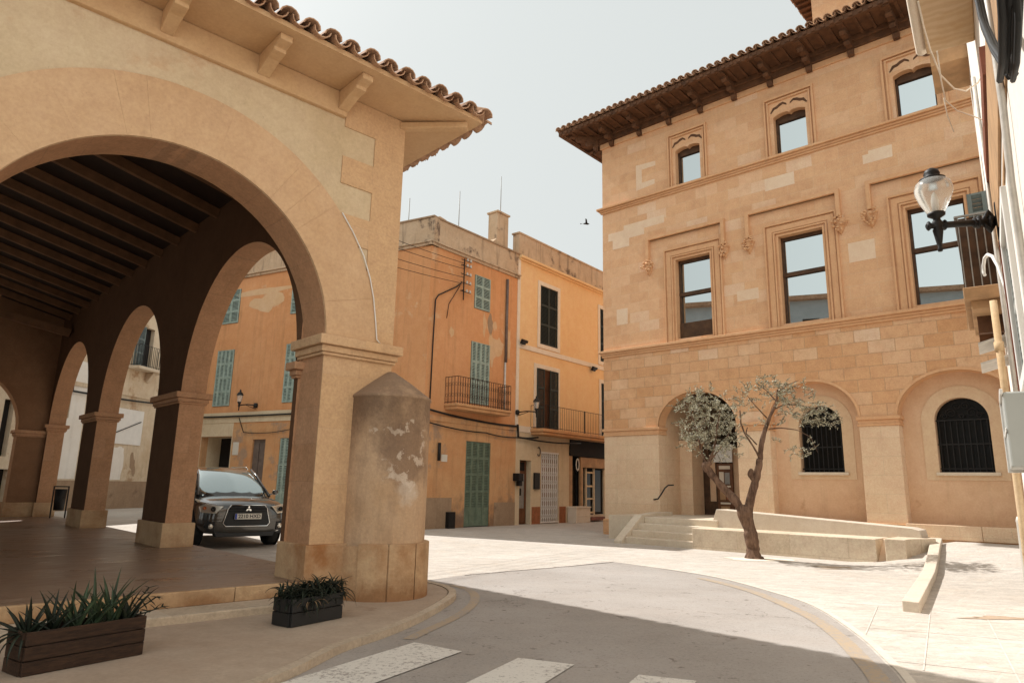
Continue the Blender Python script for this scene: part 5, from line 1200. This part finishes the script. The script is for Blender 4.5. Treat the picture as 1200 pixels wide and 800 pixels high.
W2 = [(3.538, 5.092, 4.917), (3.655, 5.253, 4.744), (3.723, 5.328, 4.604), (3.901, 5.447, 4.581), (4.164, 5.627, 4.642), (4.40, 5.80, 4.70)]
W3 = [(3.658, 5.252, 4.58), (3.723, 5.328, 4.465), (3.807, 5.391, 4.341)]
m = MB(); m.tube(W1, .007, 5); m.tube(W2, .006, 5); m.tube(W3, .005, 5)
tag(m.build('loose_wire', 'white_trim'), 'loose cream wire looping below the upper balcony of the white house', 'wire')
m = MB(); m.tube([F_R @ Vector(p) for p in ((.35, -.02, 2.6), (.3, -.035, 3.0), (.2, -.06, 3.22), (.08, -.09, 3.36), (-.05, -.12, 3.42), (-.15, -.145, 3.42), (-.22, -.16, 3.37), (-.24, -.165, 3.31), (-.2, -.16, 3.27))], .015, 8)
tag(m.build('hooked_pipe', 'white_paint'), 'white hooked conduit end sticking out below the street lamp bracket', 'pipe')
# big street lamp on bracket
lx, ly = 3.865, 5.84
t = thing('street_lamp', 'ornate black bracket street lamp with clear acorn globe at the upper right', 'street lamp', frame(lx, ly, 3.75, 0))
I = frame(0, 0, 0, 0)
LS = lambda pr: [(r * .80, 3.66 + (z - 3.66) * .84) for r, z in pr]
m = MB(); m.lathe(LS([(.075, 3.78), (.10, 3.83), (.155, 3.93), (.19, 4.03), (.195, 4.09), (.175, 4.15), (.125, 4.19)]), (lx, ly, 0), 32); m.build('globe', 'lamp_glass', t, I)
m = MB(); m.lathe(LS([(0, 3.80), (.03, 3.82), (.035, 3.95), (.02, 4.02), (0, 4.05)]), (lx, ly, 0), 12); m.build('bulb', 'white_paint', t, I)
m = MB(); m.lathe(LS([(.13, 4.185), (.135, 4.20), (.09, 4.22), (.075, 4.235), (.085, 4.26), (.07, 4.30), (.03, 4.325), (0, 4.335)]), (lx, ly, 0), 24); m.build('cap', 'iron', t, I)
m = MB(); m.lathe(LS([(0, 3.36), (.022, 3.365), (.03, 3.385), (.02, 3.41), (.03, 3.46), (.05, 3.58), (.055, 3.61), (.04, 3.63), (.07, 3.67), (.04, 3.72), (.035, 3.74), (.09, 3.775), (.092, 3.80), (0, 3.80)]), (lx, ly, 0), 20); m.build('holder', 'iron', t, I)
A_ = F_R @ Vector((.02, -.02, 3.70)); B_ = Vector((lx, ly, 3.66))
m = MB(); m.tube([B_ - (A_ - B_) * .16, B_, A_], [.025, .03, .032], 10); dd = (A_ - B_).normalized()
for q, r1 in ((-.15, .045), (.12, .05), (.62, .05), (.68, .06), (.86, .06)): p = B_ + (A_ - B_) * q; m.tube([p - dd * .02, p, p + dd * .02], [.02, r1, .02], 10)
m.tube([B_ + dd * .40, B_ + dd * .46 + Vector((0, 0, .10)), B_ + dd * .52 + Vector((0, 0, .0)), B_ + dd * .46 + Vector((0, 0, -.09)), B_ + dd * .40], .022, 6)
m.build('arm', 'iron', t, I)
m = MB(); m.obox(F_R @ Matrix.Translation((.02, -.015, 3.70)), .12, .03, .34); m.build('wall_plate', 'iron', t, I, bevel=.01)

# house behind the viewer, mirrored in the town hall windows
RF = frame(-19.5, -1.0, 0, 115)
GH = thing('grey_house', 'pale grey house behind the viewer, only mirrored in the town hall windows', 'house', RF)
m = MB(); m.poly(rect(-11, 11, -.1, 14.5), [rect(x, x + 1.1, z, z + 1.9) for x in (-9, -5.5, -2, 1.5, 5, 8.5) for z in (1, 4.5, 8, 11.3)], y0=0, y1=.3); m.build('wall', 'grey_house', GH, RF)
m = MB(); m.box(-11, 11, .3, .4, 0, 14.4); m.build('interior', 'dark_void', GH, RF)
m = MB(); m.box(-11.2, 11.2, -.5, 8, 14.5, 14.8); m.build('roof', 'tile', GH, RF)

# ------------------------------------------------------------------ OLIVE TREE
T0 = Vector((4.96, 14.26, GZ))
t = thing('olive_tree', 'old olive tree with twin gnarled limbs and silvery leaves before the town hall', 'tree', Matrix.Translation(T0))
td = Vector((.9455, -.3256, 0)); tb = Vector((.3256, .9455, 0))
def tp(px, py, dep=0.):      # tree-local design grid: 52.4 px per metre, x along td, z up
    return T0 + td * ((px - 884) / 52.6) + Vector((0, 0, (654 - py) / 55.)) + tb * dep
m = MB(); r_ = random.Random(12)
def limb(pts, rad_, n=10, kn=.12):
    P = []; Rr = []
    for i in range(len(pts) - 1):
        for k in range(4):
            q = k / 4; P.append(pts[i].lerp(pts[i + 1], q) + Vector((r_.uniform(-1, 1), r_.uniform(-1, 1), r_.uniform(-1, 1))) * rad_[i] * kn)
            Rr.append((rad_[i] * (1 - q) + rad_[i + 1] * q) * r_.uniform(.82, 1.18) * .86)
    P.append(pts[-1]); Rr.append(rad_[-1]); m.tube(P, Rr, n)
limb([tp(884, 660), tp(884, 652), tp(883, 640), tp(881, 625), tp(877, 605), tp(875, 596)], [.27, .20, .155, .15, .17, .12], 14, .1)
limb([tp(878, 612), tp(868, 592), tp(853, 575), tp(843, 562, -.05), tp(839, 553, -.05)], [.13, .105, .085, .08, .06], 10)
limb([tp(841, 560, -.05), tp(837, 553, -.08), tp(845, 550, -.1)], [.09, .11, .05], 8)
limb([tp(840, 555, -.05), tp(834, 538), tp(830, 515, .1), tp(824, 492, .1), tp(816, 478, .15)], [.045, .03, .024, .018, .01], 7)
limb([tp(839, 553), tp(848, 535, -.1), tp(852, 512, -.15), tp(856, 490, -.1)], [.04, .026, .02, .01], 7)
limb([tp(843, 548), tp(856, 530, .2), tp(866, 512, .3)], [.03, .02, .01], 6)
limb([tp(830, 515, .1), tp(842, 495, .1), tp(838, 480, 0)], [.018, .014, .008], 6)
limb([tp(878, 615), tp(884, 588), tp(889, 570), tp(893, 556), tp(895, 545)], [.14, .11, .095, .09, .07], 10)
limb([tp(890, 572), tp(884, 563, -.06), tp(887, 557, -.08)], [.07, .085, .04], 8)
limb([tp(895, 548), tp(897, 530), tp(902, 512), tp(908, 497), tp(915, 482), tp(917, 466)], [.07, .062, .055, .045, .035, .02], 8)
limb([tp(895, 545), tp(889, 532, -.1), tp(881, 518, -.12), tp(877, 505, -.1), tp(877, 490, -.1)], [.035, .025, .02, .02, .018], 6)
limb([tp(893, 530), tp(887, 522, .05), tp(882, 516, .1), tp(884, 509, .1)], [.024, .018, .016, .012], 6)
limb([tp(905, 512), tp(918, 511, -.1), tp(934, 514, -.2), tp(946, 522, -.25), tp(952, 540, -.3)], [.02, .016, .012, .008, .004], 6)
limb([tp(911, 490), tp(925, 483, .1), tp(945, 485, .2), tp(965, 492, .2)], [.022, .016, .012, .006], 6)
limb([tp(915, 480), tp(905, 466, .1), tp(895, 458, .1)], [.02, .014, .006], 6)
limb([tp(905, 500), tp(893, 486, -.2), tp(885, 474, -.2)], [.02, .014, .006], 6)
limb([tp(917, 470), tp(930, 460, .1), tp(940, 456, .1)], [.015, .01, .005], 6)
tr = m.build('trunk', 'bark', t, I); sb = tr.modifiers.new('s', 'SUBSURF'); sb.levels = 1; sb.render_levels = 1
lv = MB(); tw = MB()
def leaf(mb, p, d, L, W, mi):
    d = d.normalized(); sdv = d.cross(Vector((r_.uniform(-1, 1), r_.uniform(-1, 1), r_.uniform(-1, 1))))
    if sdv.length < .1: return
    sdv.normalize(); n_ = sdv.cross(d)
    a = p; b = p + d * L * .5 + sdv * W + n_ * W * .4; c_ = p + d * L; e = p + d * L * .5 - sdv * W + n_ * W * .4; f = p + d * L * .5
    mb.add([a, b, c_, e, f], [(0, 1, 4), (1, 2, 4), (0, 4, 3), (4, 2, 3)], mi)
clusters = [(845, 505, 18, 16, .35, 30), (826, 512, 16, 16, .3, 24), (858, 520, 14, 16, .35, 20), (835, 488, 16, 12, .3, 22), (816, 478, 17, 9, .22, 18), (806, 486, 9, 7, .15, 8), (836, 470, 11, 7, .2, 9), (855, 486, 13, 12, .3, 14),
            (838, 528, 18, 12, .3, 20), (820, 528, 12, 10, .2, 12), (862, 542, 8, 10, .2, 5), (812, 506, 10, 10, .2, 9), (870, 512, 6, 18, .2, 6), (850, 536, 9, 9, .2, 7),
            (903, 470, 18, 10, .3, 15), (886, 473, 12, 9, .25, 9), (896, 458, 12, 5, .2, 6), (918, 462, 12, 8, .25, 10), (922, 478, 12, 8, .3, 11), (880, 486, 10, 8, .2, 6),
            (940, 478, 14, 8, .25, 14), (952, 488, 14, 8, .25, 16), (966, 494, 12, 8, .2, 13), (950, 500, 14, 7, .2, 12), (935, 492, 10, 7, .2, 9), (974, 503, 7, 6, .15, 7), (930, 467, 10, 6, .2, 7), (945, 466, 9, 5, .2, 5),
            (868, 522, 7, 14, .15, 4), (910, 505, 10, 8, .2, 3), (934, 534, 6, 9, .1, 4), (948, 541, 6, 7, .1, 4), (952, 528, 4, 7, .1, 2), (902, 522, 9, 8, .15, 2), (886, 512, 6, 8, .1, 2), (870, 495, 8, 8, .2, 3)]
for (cx, cy, rx, ry, dp, n) in clusters:
    if cx < 873: cx = 880 - (880 - cx) * .86
    else: cx = 880 + (cx - 880) * .92
    cen = tp(cx, cy)
    for k in range(int(n * 1.45)):      # each sprig: a twig with paired narrow leaves
        a = r_.uniform(0, 2 * pi); q = sqrt(r_.random())
        p0 = tp(cx + rx * q * cos(a), cy + ry * q * sin(a), r_.uniform(-dp, dp))
        d = ((p0 - cen) * 1.2 + Vector((r_.uniform(-.25, .25), r_.uniform(-.25, .25), r_.uniform(-.1, .28)))).normalized()
        L = r_.uniform(.12, .24); p1 = p0 + d * L + Vector((0, 0, -.03))
        tw.tube([p0, p0.lerp(p1, .5) + Vector((0, 0, .012)), p1], [.0035, .003, .002], 4, 0, False)
        nl = int(L / .022)
        for j in range(nl):
            base = p0.lerp(p1, j / nl)
            for sg in (-1, 1):
                dd_ = (d * .6 + Vector((r_.uniform(-1, 1), r_.uniform(-1, 1), r_.uniform(-.9, .9))) * .8)
                leaf(lv, base, dd_, r_.uniform(.05, .08), r_.uniform(.007, .011), 0 if r_.random() < .35 else 1)
lv.add(tw.v, tw.f, 2, True)
cr = lv.build('crown', ['olive', 'olive_light', 'bark'], t, I, recalc=False)
fr = frame(5.93, 8.10, GZ, 20)
pt = thing('white_post', 'short white post with dark foot on the paving at the right edge', 'post', fr)
m = MB(); m.lathe([(.05, .06), (.05, 1.02), (.055, 1.04), (.04, 1.09), (0, 1.1)], (0, 0, 0), 16); m.build('shaft', 'white_metal', pt, fr)
m = MB(); m.lathe([(.075, 0), (.075, .05), (.055, .08)], (0, 0, 0), 16); m.build('foot', 'iron', pt, fr)
# pale bare ring of earth around the tree
m = MB(); m.poly(blob(5.05, 14.1, .75, .38, n=30, seed=9, j=.3), y0=GZ + .005, plane='xy'); struct(m.build('tree_ring', 'white_trim', recalc=False))
m = MB(); m.poly(blob(6.2, 12.9, .62, .14, n=30, seed=10, j=.8), y0=GZ + .006, plane='xy'); m.poly(blob(5.8, 12.6, .35, .08, n=30, seed=14, j=.8), y0=GZ + .006, plane='xy')
M['dirt'] = stucco('dirt', (.36, .26, .18), (.44, .34, .25), streak=0, bump=.3, seed=51)
m.poly(blob(5.45, 7.95, .35, .10, n=30, seed=15, j=.7), y0=GZ + .0045, plane='xy')
struct(m.build('earth_patch', 'dirt', recalc=False))

# ------------------------------------------------------------------ PLANTERS
def aloe_leaf(mb, p, az, el, L, W, curl, mi, serr=False):
    d = Vector((cos(az) * cos(el), sin(az) * cos(el), sin(el))); sd_ = Vector((-sin(az), cos(az), 0)); n = 8; pts = []; cur = p.copy(); e = el
    vs = []
    for i in range(n + 1):
        q = i / n; w_ = W * (1 - q ** 1.6) * (1 - .25 * (1 - q)) + .0006
        nn = Vector((-cos(az) * sin(e), -sin(az) * sin(e), cos(e)))
        vs += [cur - sd_ * w_ + nn * w_ * .45, cur - nn * w_ * .35, cur + sd_ * w_ + nn * w_ * .45, cur + nn * w_ * .1]
        e += curl / n; cur = cur + Vector((cos(az) * cos(e), sin(az) * cos(e), sin(e))) * L / n
    fs = []
    for i in range(n):
        for k in range(4):
            k2 = (k + 1) % 4; fs.append((i * 4 + k, i * 4 + k2, (i + 1) * 4 + k2, (i + 1) * 4 + k))
    mb.add(vs, fs, mi, True)
def crate(fr, L, D, Hh, boards, t, mat='crate', w_=.022):
    sides = [('y', 0), ('y', D), ('x', 0), ('x', L)]
    bh = Hh / boards
    for ax, v in sides:
        m = MB()
        for b in range(boards):
            j = r_.uniform(-.003, .003)
            if ax == 'y': m.box(-L / 2 - .0, L / 2, v - w_ / 2 + j, v + w_ / 2 + j, b * bh + .004, (b + 1) * bh - .004)
            else: x = -L / 2 if v == 0 else L / 2; m.box(x - w_ / 2 + j, x + w_ / 2 + j, w_ / 2 + .004, D - w_ / 2 - .004, b * bh + .004, (b + 1) * bh - .004)
        m.build('side_board', mat, t, fr, bevel=.003)
    m = MB()
    for x in (-L / 2 + .03, L / 2 - .03):
        for y in (.03, D - .03): m.box(x - .018, x + .018, y - .018, y + .018, 0.0, Hh - .01)
    m.build('corner_post', mat, t, fr)
    m = MB(); m.box(-L / 2 + .012, L / 2 - .012, .012, D - .012, .02, Hh - .05); m.build('soil', 'soil', t, fr)
a1, b1 = Vector((-3.08, 4.70, 0)), Vector((-2.66, 5.33, 0)); mid1 = (a1 + b1) / 2
fr = frame(mid1.x, mid1.y, 0.0, math.degrees(atan2(b1.y - a1.y, b1.x - a1.x)))
t = thing('wooden_planter', 'long dark plank crate planter at the lower left beside the step', 'planter', fr); crate(fr, .78, .26, .27, 3, t)
AP = thing('aloe_plants', 'spiky green aloes and trailing succulents growing in the long crate planter', 'plant', fr @ Matrix.Translation((0, .13, .22)))
for ci, (cx, n, L, spread, mi) in enumerate(((-.33, 15, .23, 1.0, 1), (-.17, 11, .26, .8, 1), (-.04, 13, .28, .55, 0), (.08, 12, .31, .5, 0), (.2, 14, .32, .45, 0), (.30, 10, .25, .7, 1))):
    m = MB()
    for k in range(n):
        az = 2 * pi * k / n + r_.uniform(-.3, .3); el = rad(88) - spread * r_.uniform(.15, 1.1)
        p = fr @ Vector((cx + r_.uniform(-.03, .03), .13 + r_.uniform(-.05, .05), .22))
        aloe_leaf(m, p, az, el, L * r_.uniform(.75, 1.35), r_.uniform(.016, .030), -r_.uniform(.1, .7), 0)
    m.build('rosette', 'aloe' if mi == 0 else 'aloe_dark', AP, I, recalc=False)
m = MB()     # drooping straps at the left end, branching stems at the right end
for (az, el, L, c_) in ((2.8, .5, .36, -2.3), (3.3, .35, .33, -2.0), (3.8, .6, .34, -2.4), (4.3, .5, .30, -2.2), (2.4, .4, .3, -1.5), (3.6, .2, .25, -2.0), (4.6, .3, .22, -1.8)):
    aloe_leaf(m, fr @ Vector((-.36, .1, .24)), az + rad(35), el, L, .013, c_, 0)
m.build('trailing_leaves', 'aloe_dark', AP, I, recalc=False)
m = MB()
for (dx, dz, dy) in ((.22, .12, 0), (.17, .19, .03), (.25, .05, -.04)):
    p0 = fr @ Vector((.30, .12, .25)); p1 = fr @ Vector((.30 + dx * .6, .12 + dy, .25 + dz * .6)); p2 = fr @ Vector((.30 + dx, .12 + dy, .25 + dz))
    m.tube([p0, p1, p2], [.006, .005, .003], 5)
    for q in (.4, .6, .8, 1.0):
        p = p0.lerp(p2, q)
        for k in range(4): aloe_leaf(m, p, r_.uniform(0, 6.28), r_.uniform(-.6, 1.0), r_.uniform(.04, .075), .008, -.5, 0)
m.build('succulent_stems', 'aloe_dark', AP, I, recalc=False)
a2, b2 = Vector((-1.90, 6.35, 0)), Vector((-1.56, 6.88, 0)); mid2 = (a2 + b2) / 2
fr = frame(mid2.x, mid2.y, 0.0, math.degrees(atan2(b2.y - a2.y, b2.x - a2.x)))
t = thing('wooden_planter', 'smaller black planter box at the foot of the guard stone', 'planter', fr); crate(fr, .60, .24, .24, 2, t, 'black_plastic')
DP = thing('dark_plants', 'tangled dark succulents spilling over the black planter by the guard stone', 'plant', fr @ Matrix.Translation((0, .11, .16)))
for ci in range(7):
    m = MB(); cx = -.27 + ci * .09
    for k in range(110):
        az = r_.uniform(0, 2 * pi); el = r_.uniform(-.7, 1.5)
        aloe_leaf(m, fr @ Vector((cx + r_.uniform(-.04, .04), .11 + r_.uniform(-.12, .10), .20 + r_.uniform(-.02, .12))), az, el, r_.uniform(.07, .17) * (1.5 if ci in (2, 6) else 1), r_.uniform(.008, .014), -r_.uniform(.3, 2.4), 0)
    m.build('rosette', 'aloe_dark', DP, I, recalc=False)
m = MB()
for k in range(16): aloe_leaf(m, fr @ Vector((-.1 + r_.uniform(-.12, .12), .0 + r_.uniform(-.03, .05), .2)), r_.uniform(3.5, 6), r_.uniform(-.5, .8), r_.uniform(.06, .14), .005, -1.5, 0)
m.build('dry_leaves', 'dry_leaf', DP, I, recalc=False)

# ------------------------------------------------------------------ CAR (compact SUV)
F_C = frame(-6.53, 15.71, GZ, -52.0)      # +x = forward
CAR = thing('parked_car', 'dark grey compact SUV parked behind the arcade with its front towards us', 'car', F_C)
def hullmesh(sections, name, mat, sub=2, parent=CAR, mats=None, pick=None):
    """sections: list of (x, [(y,z)...]) half-sections from bottom centre to top centre; mirrored"""
    n = len(sections[0][1]); vs = []; fs = []; mi = []
    for x, hs_ in sections:
        ring = [(x + (h[2] if len(h) > 2 else 0), h[0], h[1]) for h in hs_] + [(x + (h[2] if len(h) > 2 else 0), -h[0], h[1]) for h in hs_[::-1] if h[0] > 1e-6]
        vs += ring; k = len(ring)
    for i in range(len(sections) - 1):
        for j in range(k):
            j2 = (j + 1) % k; fs.append((i * k + j, i * k + j2, (i + 1) * k + j2, (i + 1) * k + j)); mi.append(pick(i, j, k) if pick else 0)
    fs.append(tuple(range(k))); fs.append(tuple(range((len(sections) - 1) * k, len(sections) * k))[::-1]); mi += [0, 0]
    m = MB(); m.add(vs, fs, 0, True); m.mi = mi
    o = m.build(name, mats or mat, parent, F_C)
    if sub: q = o.modifiers.new('s', 'SUBSURF'); q.levels = sub; q.render_levels = sub
    return o
def sec(x, hw, zb, zbelt, ztop, crown=.0, r=.12):
    return (x, [(0, zb), (hw * .75, zb), (hw * .96, zb + .06), (hw, zb + .22), (hw * 1.0, (zb + zbelt) / 2 + .05), (hw * .975, zbelt - .06), (hw * .93, zbelt), (hw * .72, ztop - .01), (hw * .35, ztop + crown * .8), (0, ztop + crown)])
hullmesh([sec(-2.12, .74, .42, .95, .97), sec(-2.08, .80, .34, .98, 1.0), sec(-1.8, .875, .26, 1.0, 1.03), sec(-1.0, .885, .24, 1.0, 1.03), sec(0, .885, .24, .985, 1.02), sec(.8, .885, .24, .97, 1.02),
          sec(1.2, .88, .25, .95, 1.01, .01), sec(1.55, .875, .26, .91, .98, .015), sec(1.85, .845, .27, .86, .935, .015), sec(2.0, .79, .28, .81, .885, .01), sec(2.1, .70, .30, .76, .83, .01), sec(2.14, .60, .33, .70, .78, .005)], 'body', 'car_paint')
# cabin: roof painted, glass sides
cab = [(-1.95, .70, 1.0, 1.02), (-1.72, .73, .98, 1.42), (-1.2, .74, .97, 1.58), (-.4, .74, .97, 1.62), (.2, .73, .97, 1.585), (.62, .72, .97, 1.40), (1.22, .70, .95, .99)]
vsec = []
for x, hw, z0, z1 in cab:
    h = z1 - z0; t_ = min(1, h / .6)
    vsec.append((x, [(0, z0 - .1), (.80, z0 - .08), (.815, z0 + .02), (.80 - .16 * t_ * .85, z0 + h * .80), (.80 - .24 * t_, z0 + h * .95), (.45, z1), (0, z1 + .015)]))
hullmesh(vsec, 'cabin', None, 2, mats=['car_paint', 'windscreen'], pick=lambda i, j, k: 1 if (i >= 4 and j in (3, 4, 5, k - 4, k - 5, k - 6) or (i in (4, 5) and 3 <= j <= k - 4)) or j in (2, k - 3) else 0)
# A-pillars and roof rails
m = MB()
for sg in (-1, 1): m.tube([(1.17, sg * .735, 1.0), (.9, sg * .68, 1.19), (.58, sg * .62, 1.42), (.25, sg * .585, 1.56)], [.035, .03, .03, .03], 8)
m.build('windscreen_pillar', 'car_paint', CAR, F_C)
m = MB()
for sg in (-1, 1): m.tube([(.05, sg * .57, 1.575), (-.1, sg * .57, 1.625), (-1.2, sg * .58, 1.635), (-1.4, sg * .58, 1.57)], .014, 8)
m.build('roof_rail', 'chrome', CAR, F_C)
m = MB(); m.box(1.05, 1.25, -.66, .66, .965, 1.0); m.tube([(1.16, -.1, 1.0), (1.02, -.55, 1.1)], .008, 5); m.tube([(1.16, .4, 1.0), (1.02, -.02, 1.1)], .008, 5); m.build('wiper', 'black_plastic', CAR, F_C)
def front_x(y): return 2.17 - .30 * abs(y) ** 2.2
def front_panel(name, pts, mat, d=0.0, thick=.03, parent=CAR, bevel=.004):
    """panel following the curved nose; pts are (y,z)"""
    m = MB(); n = len(pts)
    cy = sum(p[0] for p in pts) / n; cz = sum(p[1] for p in pts) / n
    a = [(front_x(y) + d - .10 * max(0, z - .62), y, z) for y, z in pts]; b = [(x - thick, y, z) for x, y, z in a]
    m.add(a + b, [tuple(range(n)), tuple(range(2 * n - 1, n - 1, -1))] + [(i, (i + 1) % n, n + (i + 1) % n, n + i) for i in range(n)])
    return m.build(name, mat, parent, F_C, bevel=bevel)
G = [(-.33, .84), (.33, .84), (.38, .78), (.455, .50), (.40, .44), (-.40, .44), (-.455, .50), (-.38, .78)]
front_panel('bumper', [(-.60, .86), (.60, .86), (.66, .70), (.70, .45), (.62, .36), (-.62, .36), (-.70, .45), (-.66, .70)], 'car_paint', .004, .22, bevel=.03)
gr_ = front_panel('grille', G, 'black_plastic', .03, .03)
m = MB(); P_ = [Vector((front_x(y) + .035 - .10 * max(0, z - .62), y, z)) for y, z in G]; m.tube(P_ + [P_[0]], .012, 6); m.build('grille_trim', 'chrome', gr_, F_C)
m = MB()
for z in (.79, .74): m.box(2.10, 2.215, -.36, .36, z, z + .012)
m.build('grille_slat', 'black_plastic', gr_, F_C)
front_panel('lower_grille', [(-.62, .40), (.62, .40), (.55, .24), (-.55, .24)], 'black_plastic', .03, .2)
# diamond badge
m = MB()
for an in (90, 210, 330):
    c0 = (cos(rad(an)), sin(rad(an)))
    L = .034; w_ = .017; bx_, bz = 0, .775
    tip = (c0[0] * L * 2 * .95, c0[1] * L * 2 * .95); mdp = (c0[0] * L, c0[1] * L); pe = (-c0[1] * w_ * 1.15, c0[0] * w_ * 1.15)
    q = [(0, 0), (mdp[0] + pe[0], mdp[1] + pe[1]), tip, (mdp[0] - pe[0], mdp[1] - pe[1])]
    m.add([(2.215, bx_ + y, bz - .005 + z) for y, z in q] + [(2.19, bx_ + y, bz - .005 + z) for y, z in q], [(0, 1, 2, 3), (7, 6, 5, 4), (0, 4, 5, 1), (1, 5, 6, 2), (2, 6, 7, 3), (3, 7, 4, 0)])
m.build('badge', 'chrome', CAR, F_C)
m = MB(); m.box(2.20, 2.222, -.26, .26, .575, .685); pl_ = m.build('number_plate', 'plate_white', CAR, F_C, bevel=.003)
m = MB(); m.box(2.222, 2.2235, -.258, -.218, .578, .682); m.v = [(x, y, z) for x, y, z in m.v]; m.build('plate_band', 'plate_blue', pl_, F_C)
def text(body, size, mat, fr_, parent, name='lettering', ext=.001):
    c = bpy.data.curves.new(name, 'FONT'); c.body = body; c.size = size; c.align_x = 'CENTER'; c.align_y = 'CENTER'; c.extrude = ext; c.offset = .002
    o = bpy.data.objects.new(name + '_tmp', c); C.objects.link(o)
    bpy.context.view_layer.update()
    dg = bpy.context.evaluated_depsgraph_get(); me = bpy.data.meshes.new_from_object(o.evaluated_get(dg))
    bpy.data.objects.remove(o); me.materials.clear(); me.materials.append(M[mat])
    q = bpy.data.objects.new(name, me); C.objects.link(q); q.matrix_world = fr_
    if parent: q.parent = parent; q.matrix_parent_inverse = parent.matrix_world.inverted()
    return q
text('2210 HXD', .098, 'black_paint', F_C @ Matrix.Translation((2.2245, .02, .630)) @ Matrix.Rotation(rad(90), 4, 'Z') @ Matrix.Rotation(rad(90), 4, 'X'), pl_)
for sg in (-1, 1):
    hl = front_panel('headlight', [(sg * .47, .82), (sg * .78, .865), (sg * .87, .82), (sg * .84, .70), (sg * .60, .68)], 'headlight', .075, .12, bevel=.01)
    m = MB(); m.lathe([(0, 0), (.045, .0), (.05, .02), (.03, .03)], (0, 0, 0), 12); m.v = [(front_x(.66) + .085 + z, sg * .66 + x, .77 + y) for x, y, z in m.v]; m.build('lens', 'dark_glass', hl, F_C)
    m = MB(); m.lathe([(0, 0), (.035, 0), (.03, .02)], (0, 0, 0), 10); m.v = [(front_x(.80) + .085 + z, sg * .80 + x, .785 + y) for x, y, z in m.v]; m.build('indicator', 'amber', hl, F_C)
    fp = front_panel('fog_light_housing', [(sg * .60, .52), (sg * .74, .54), (sg * .78, .44), (sg * .70, .34), (sg * .60, .36)], 'black_plastic', .065, .1)
    m = MB(); m.lathe([(0, .02), (.045, .015), (.05, .0), (.0, .0)], (0, 0, 0), 12); m.v = [(front_x(.67) + .075 + z, sg * .67 + x, .44 + y) for x, y, z in m.v]; m.build('fog_light', 'headlight', fp, F_C)
    # mirror
    m = MB(); m.lathe([(0, -.06), (.06, -.05), (.08, 0), (.06, .05), (0, .06)], (0, 0, 0), 10); m.v = [(.98 + x * .6, sg * (.93 + y * .0) + sg * y * .9, 1.08 + z * .9) for x, y, z in m.v]; m.tube([(1.0, sg * .78, 1.03), (1.0, sg * .9, 1.06)], .016, 6); m.build('wing_mirror', 'car_paint', CAR, F_C)
for (x, sg) in ((1.30, 1), (1.30, -1), (-1.36, 1), (-1.36, -1)):
    wb = thing_w = bpy.data.objects.new('wheel', None)
    m = MB(); m.lathe([(.20, -.11), (.30, -.11), (.335, -.08), (.34, 0), (.335, .08), (.30, .11), (.20, .11)], (0, 0, 0), 28)
    m.v = [(x + a, sg * .76 + c_, .34 + b) for a, b, c_ in m.v]; bpy.data.objects.remove(wb); wh = m.build('wheel', 'rubber', CAR, F_C)
    m = MB(); m.lathe([(0, .06), (.05, .09), (.06, .03), (.19, .04), (.21, .10), (.215, .0), (.2, -.08)], (0, 0, 0), 20)
    m.v = [(x + a, sg * .76 + sg * c_, .34 + b) for a, b, c_ in m.v]; m.build('rim', 'grey_metal', wh, F_C)
    m = MB(); m.lathe([(.39, -.05), (.41, .08), (.365, .09), (.355, -.05)], (0, 0, 0), 24, 0, -.25, pi + .25); m.v = [(x + a, sg * .80 + sg * c_, .36 + b) for a, b, c_ in m.v]; m.build('wheel_arch', 'black_plastic', CAR, F_C)
    m = MB(); m.lathe([(0, .0), (.375, .0), (.375, .02), (0, .02)], (0, 0, 0), 24); m.v = [(x + a, sg * .868 + sg * c_ * .5, .36 + b) for a, b, c_ in m.v]; m.build('wheel_well', 'dark_void', CAR, F_C)

# bird in the sky
m = MB(); b0 = Vector((2.45, 21.9, 10.08))
m.tube([b0 + Vector((-.10, 0, 0)), b0 + Vector((-.03, 0, .01)), b0 + Vector((.06, 0, 0)), b0 + Vector((.11, 0, .0))], [.01, .03, .03, .008], 6)
m.add([b0 + Vector(p) for p in ((-.02, 0, .01), (.05, 0, .01), (.0, -.22, .09), (-.06, -.3, .07), (.0, .2, .10), (-.06, .28, .09), (-.1, .0, 0), (-.2, .04, .0), (-.2, -.04, 0))], [(0, 1, 2), (0, 2, 3), (0, 4, 1), (0, 5, 4), (6, 7, 8)])
tag(m.build('flying_bird', 'iron', recalc=False), 'small dark bird flying in the sky left of the town hall', 'bird')

scn.render.resolution_x = 1024; scn.render.resolution_y = 682
scn.render.engine = 'CYCLES'
scn.cycles.max_bounces = 6; scn.cycles.diffuse_bounces = 4; scn.cycles.glossy_bounces = 3; scn.cycles.transmission_bounces = 4
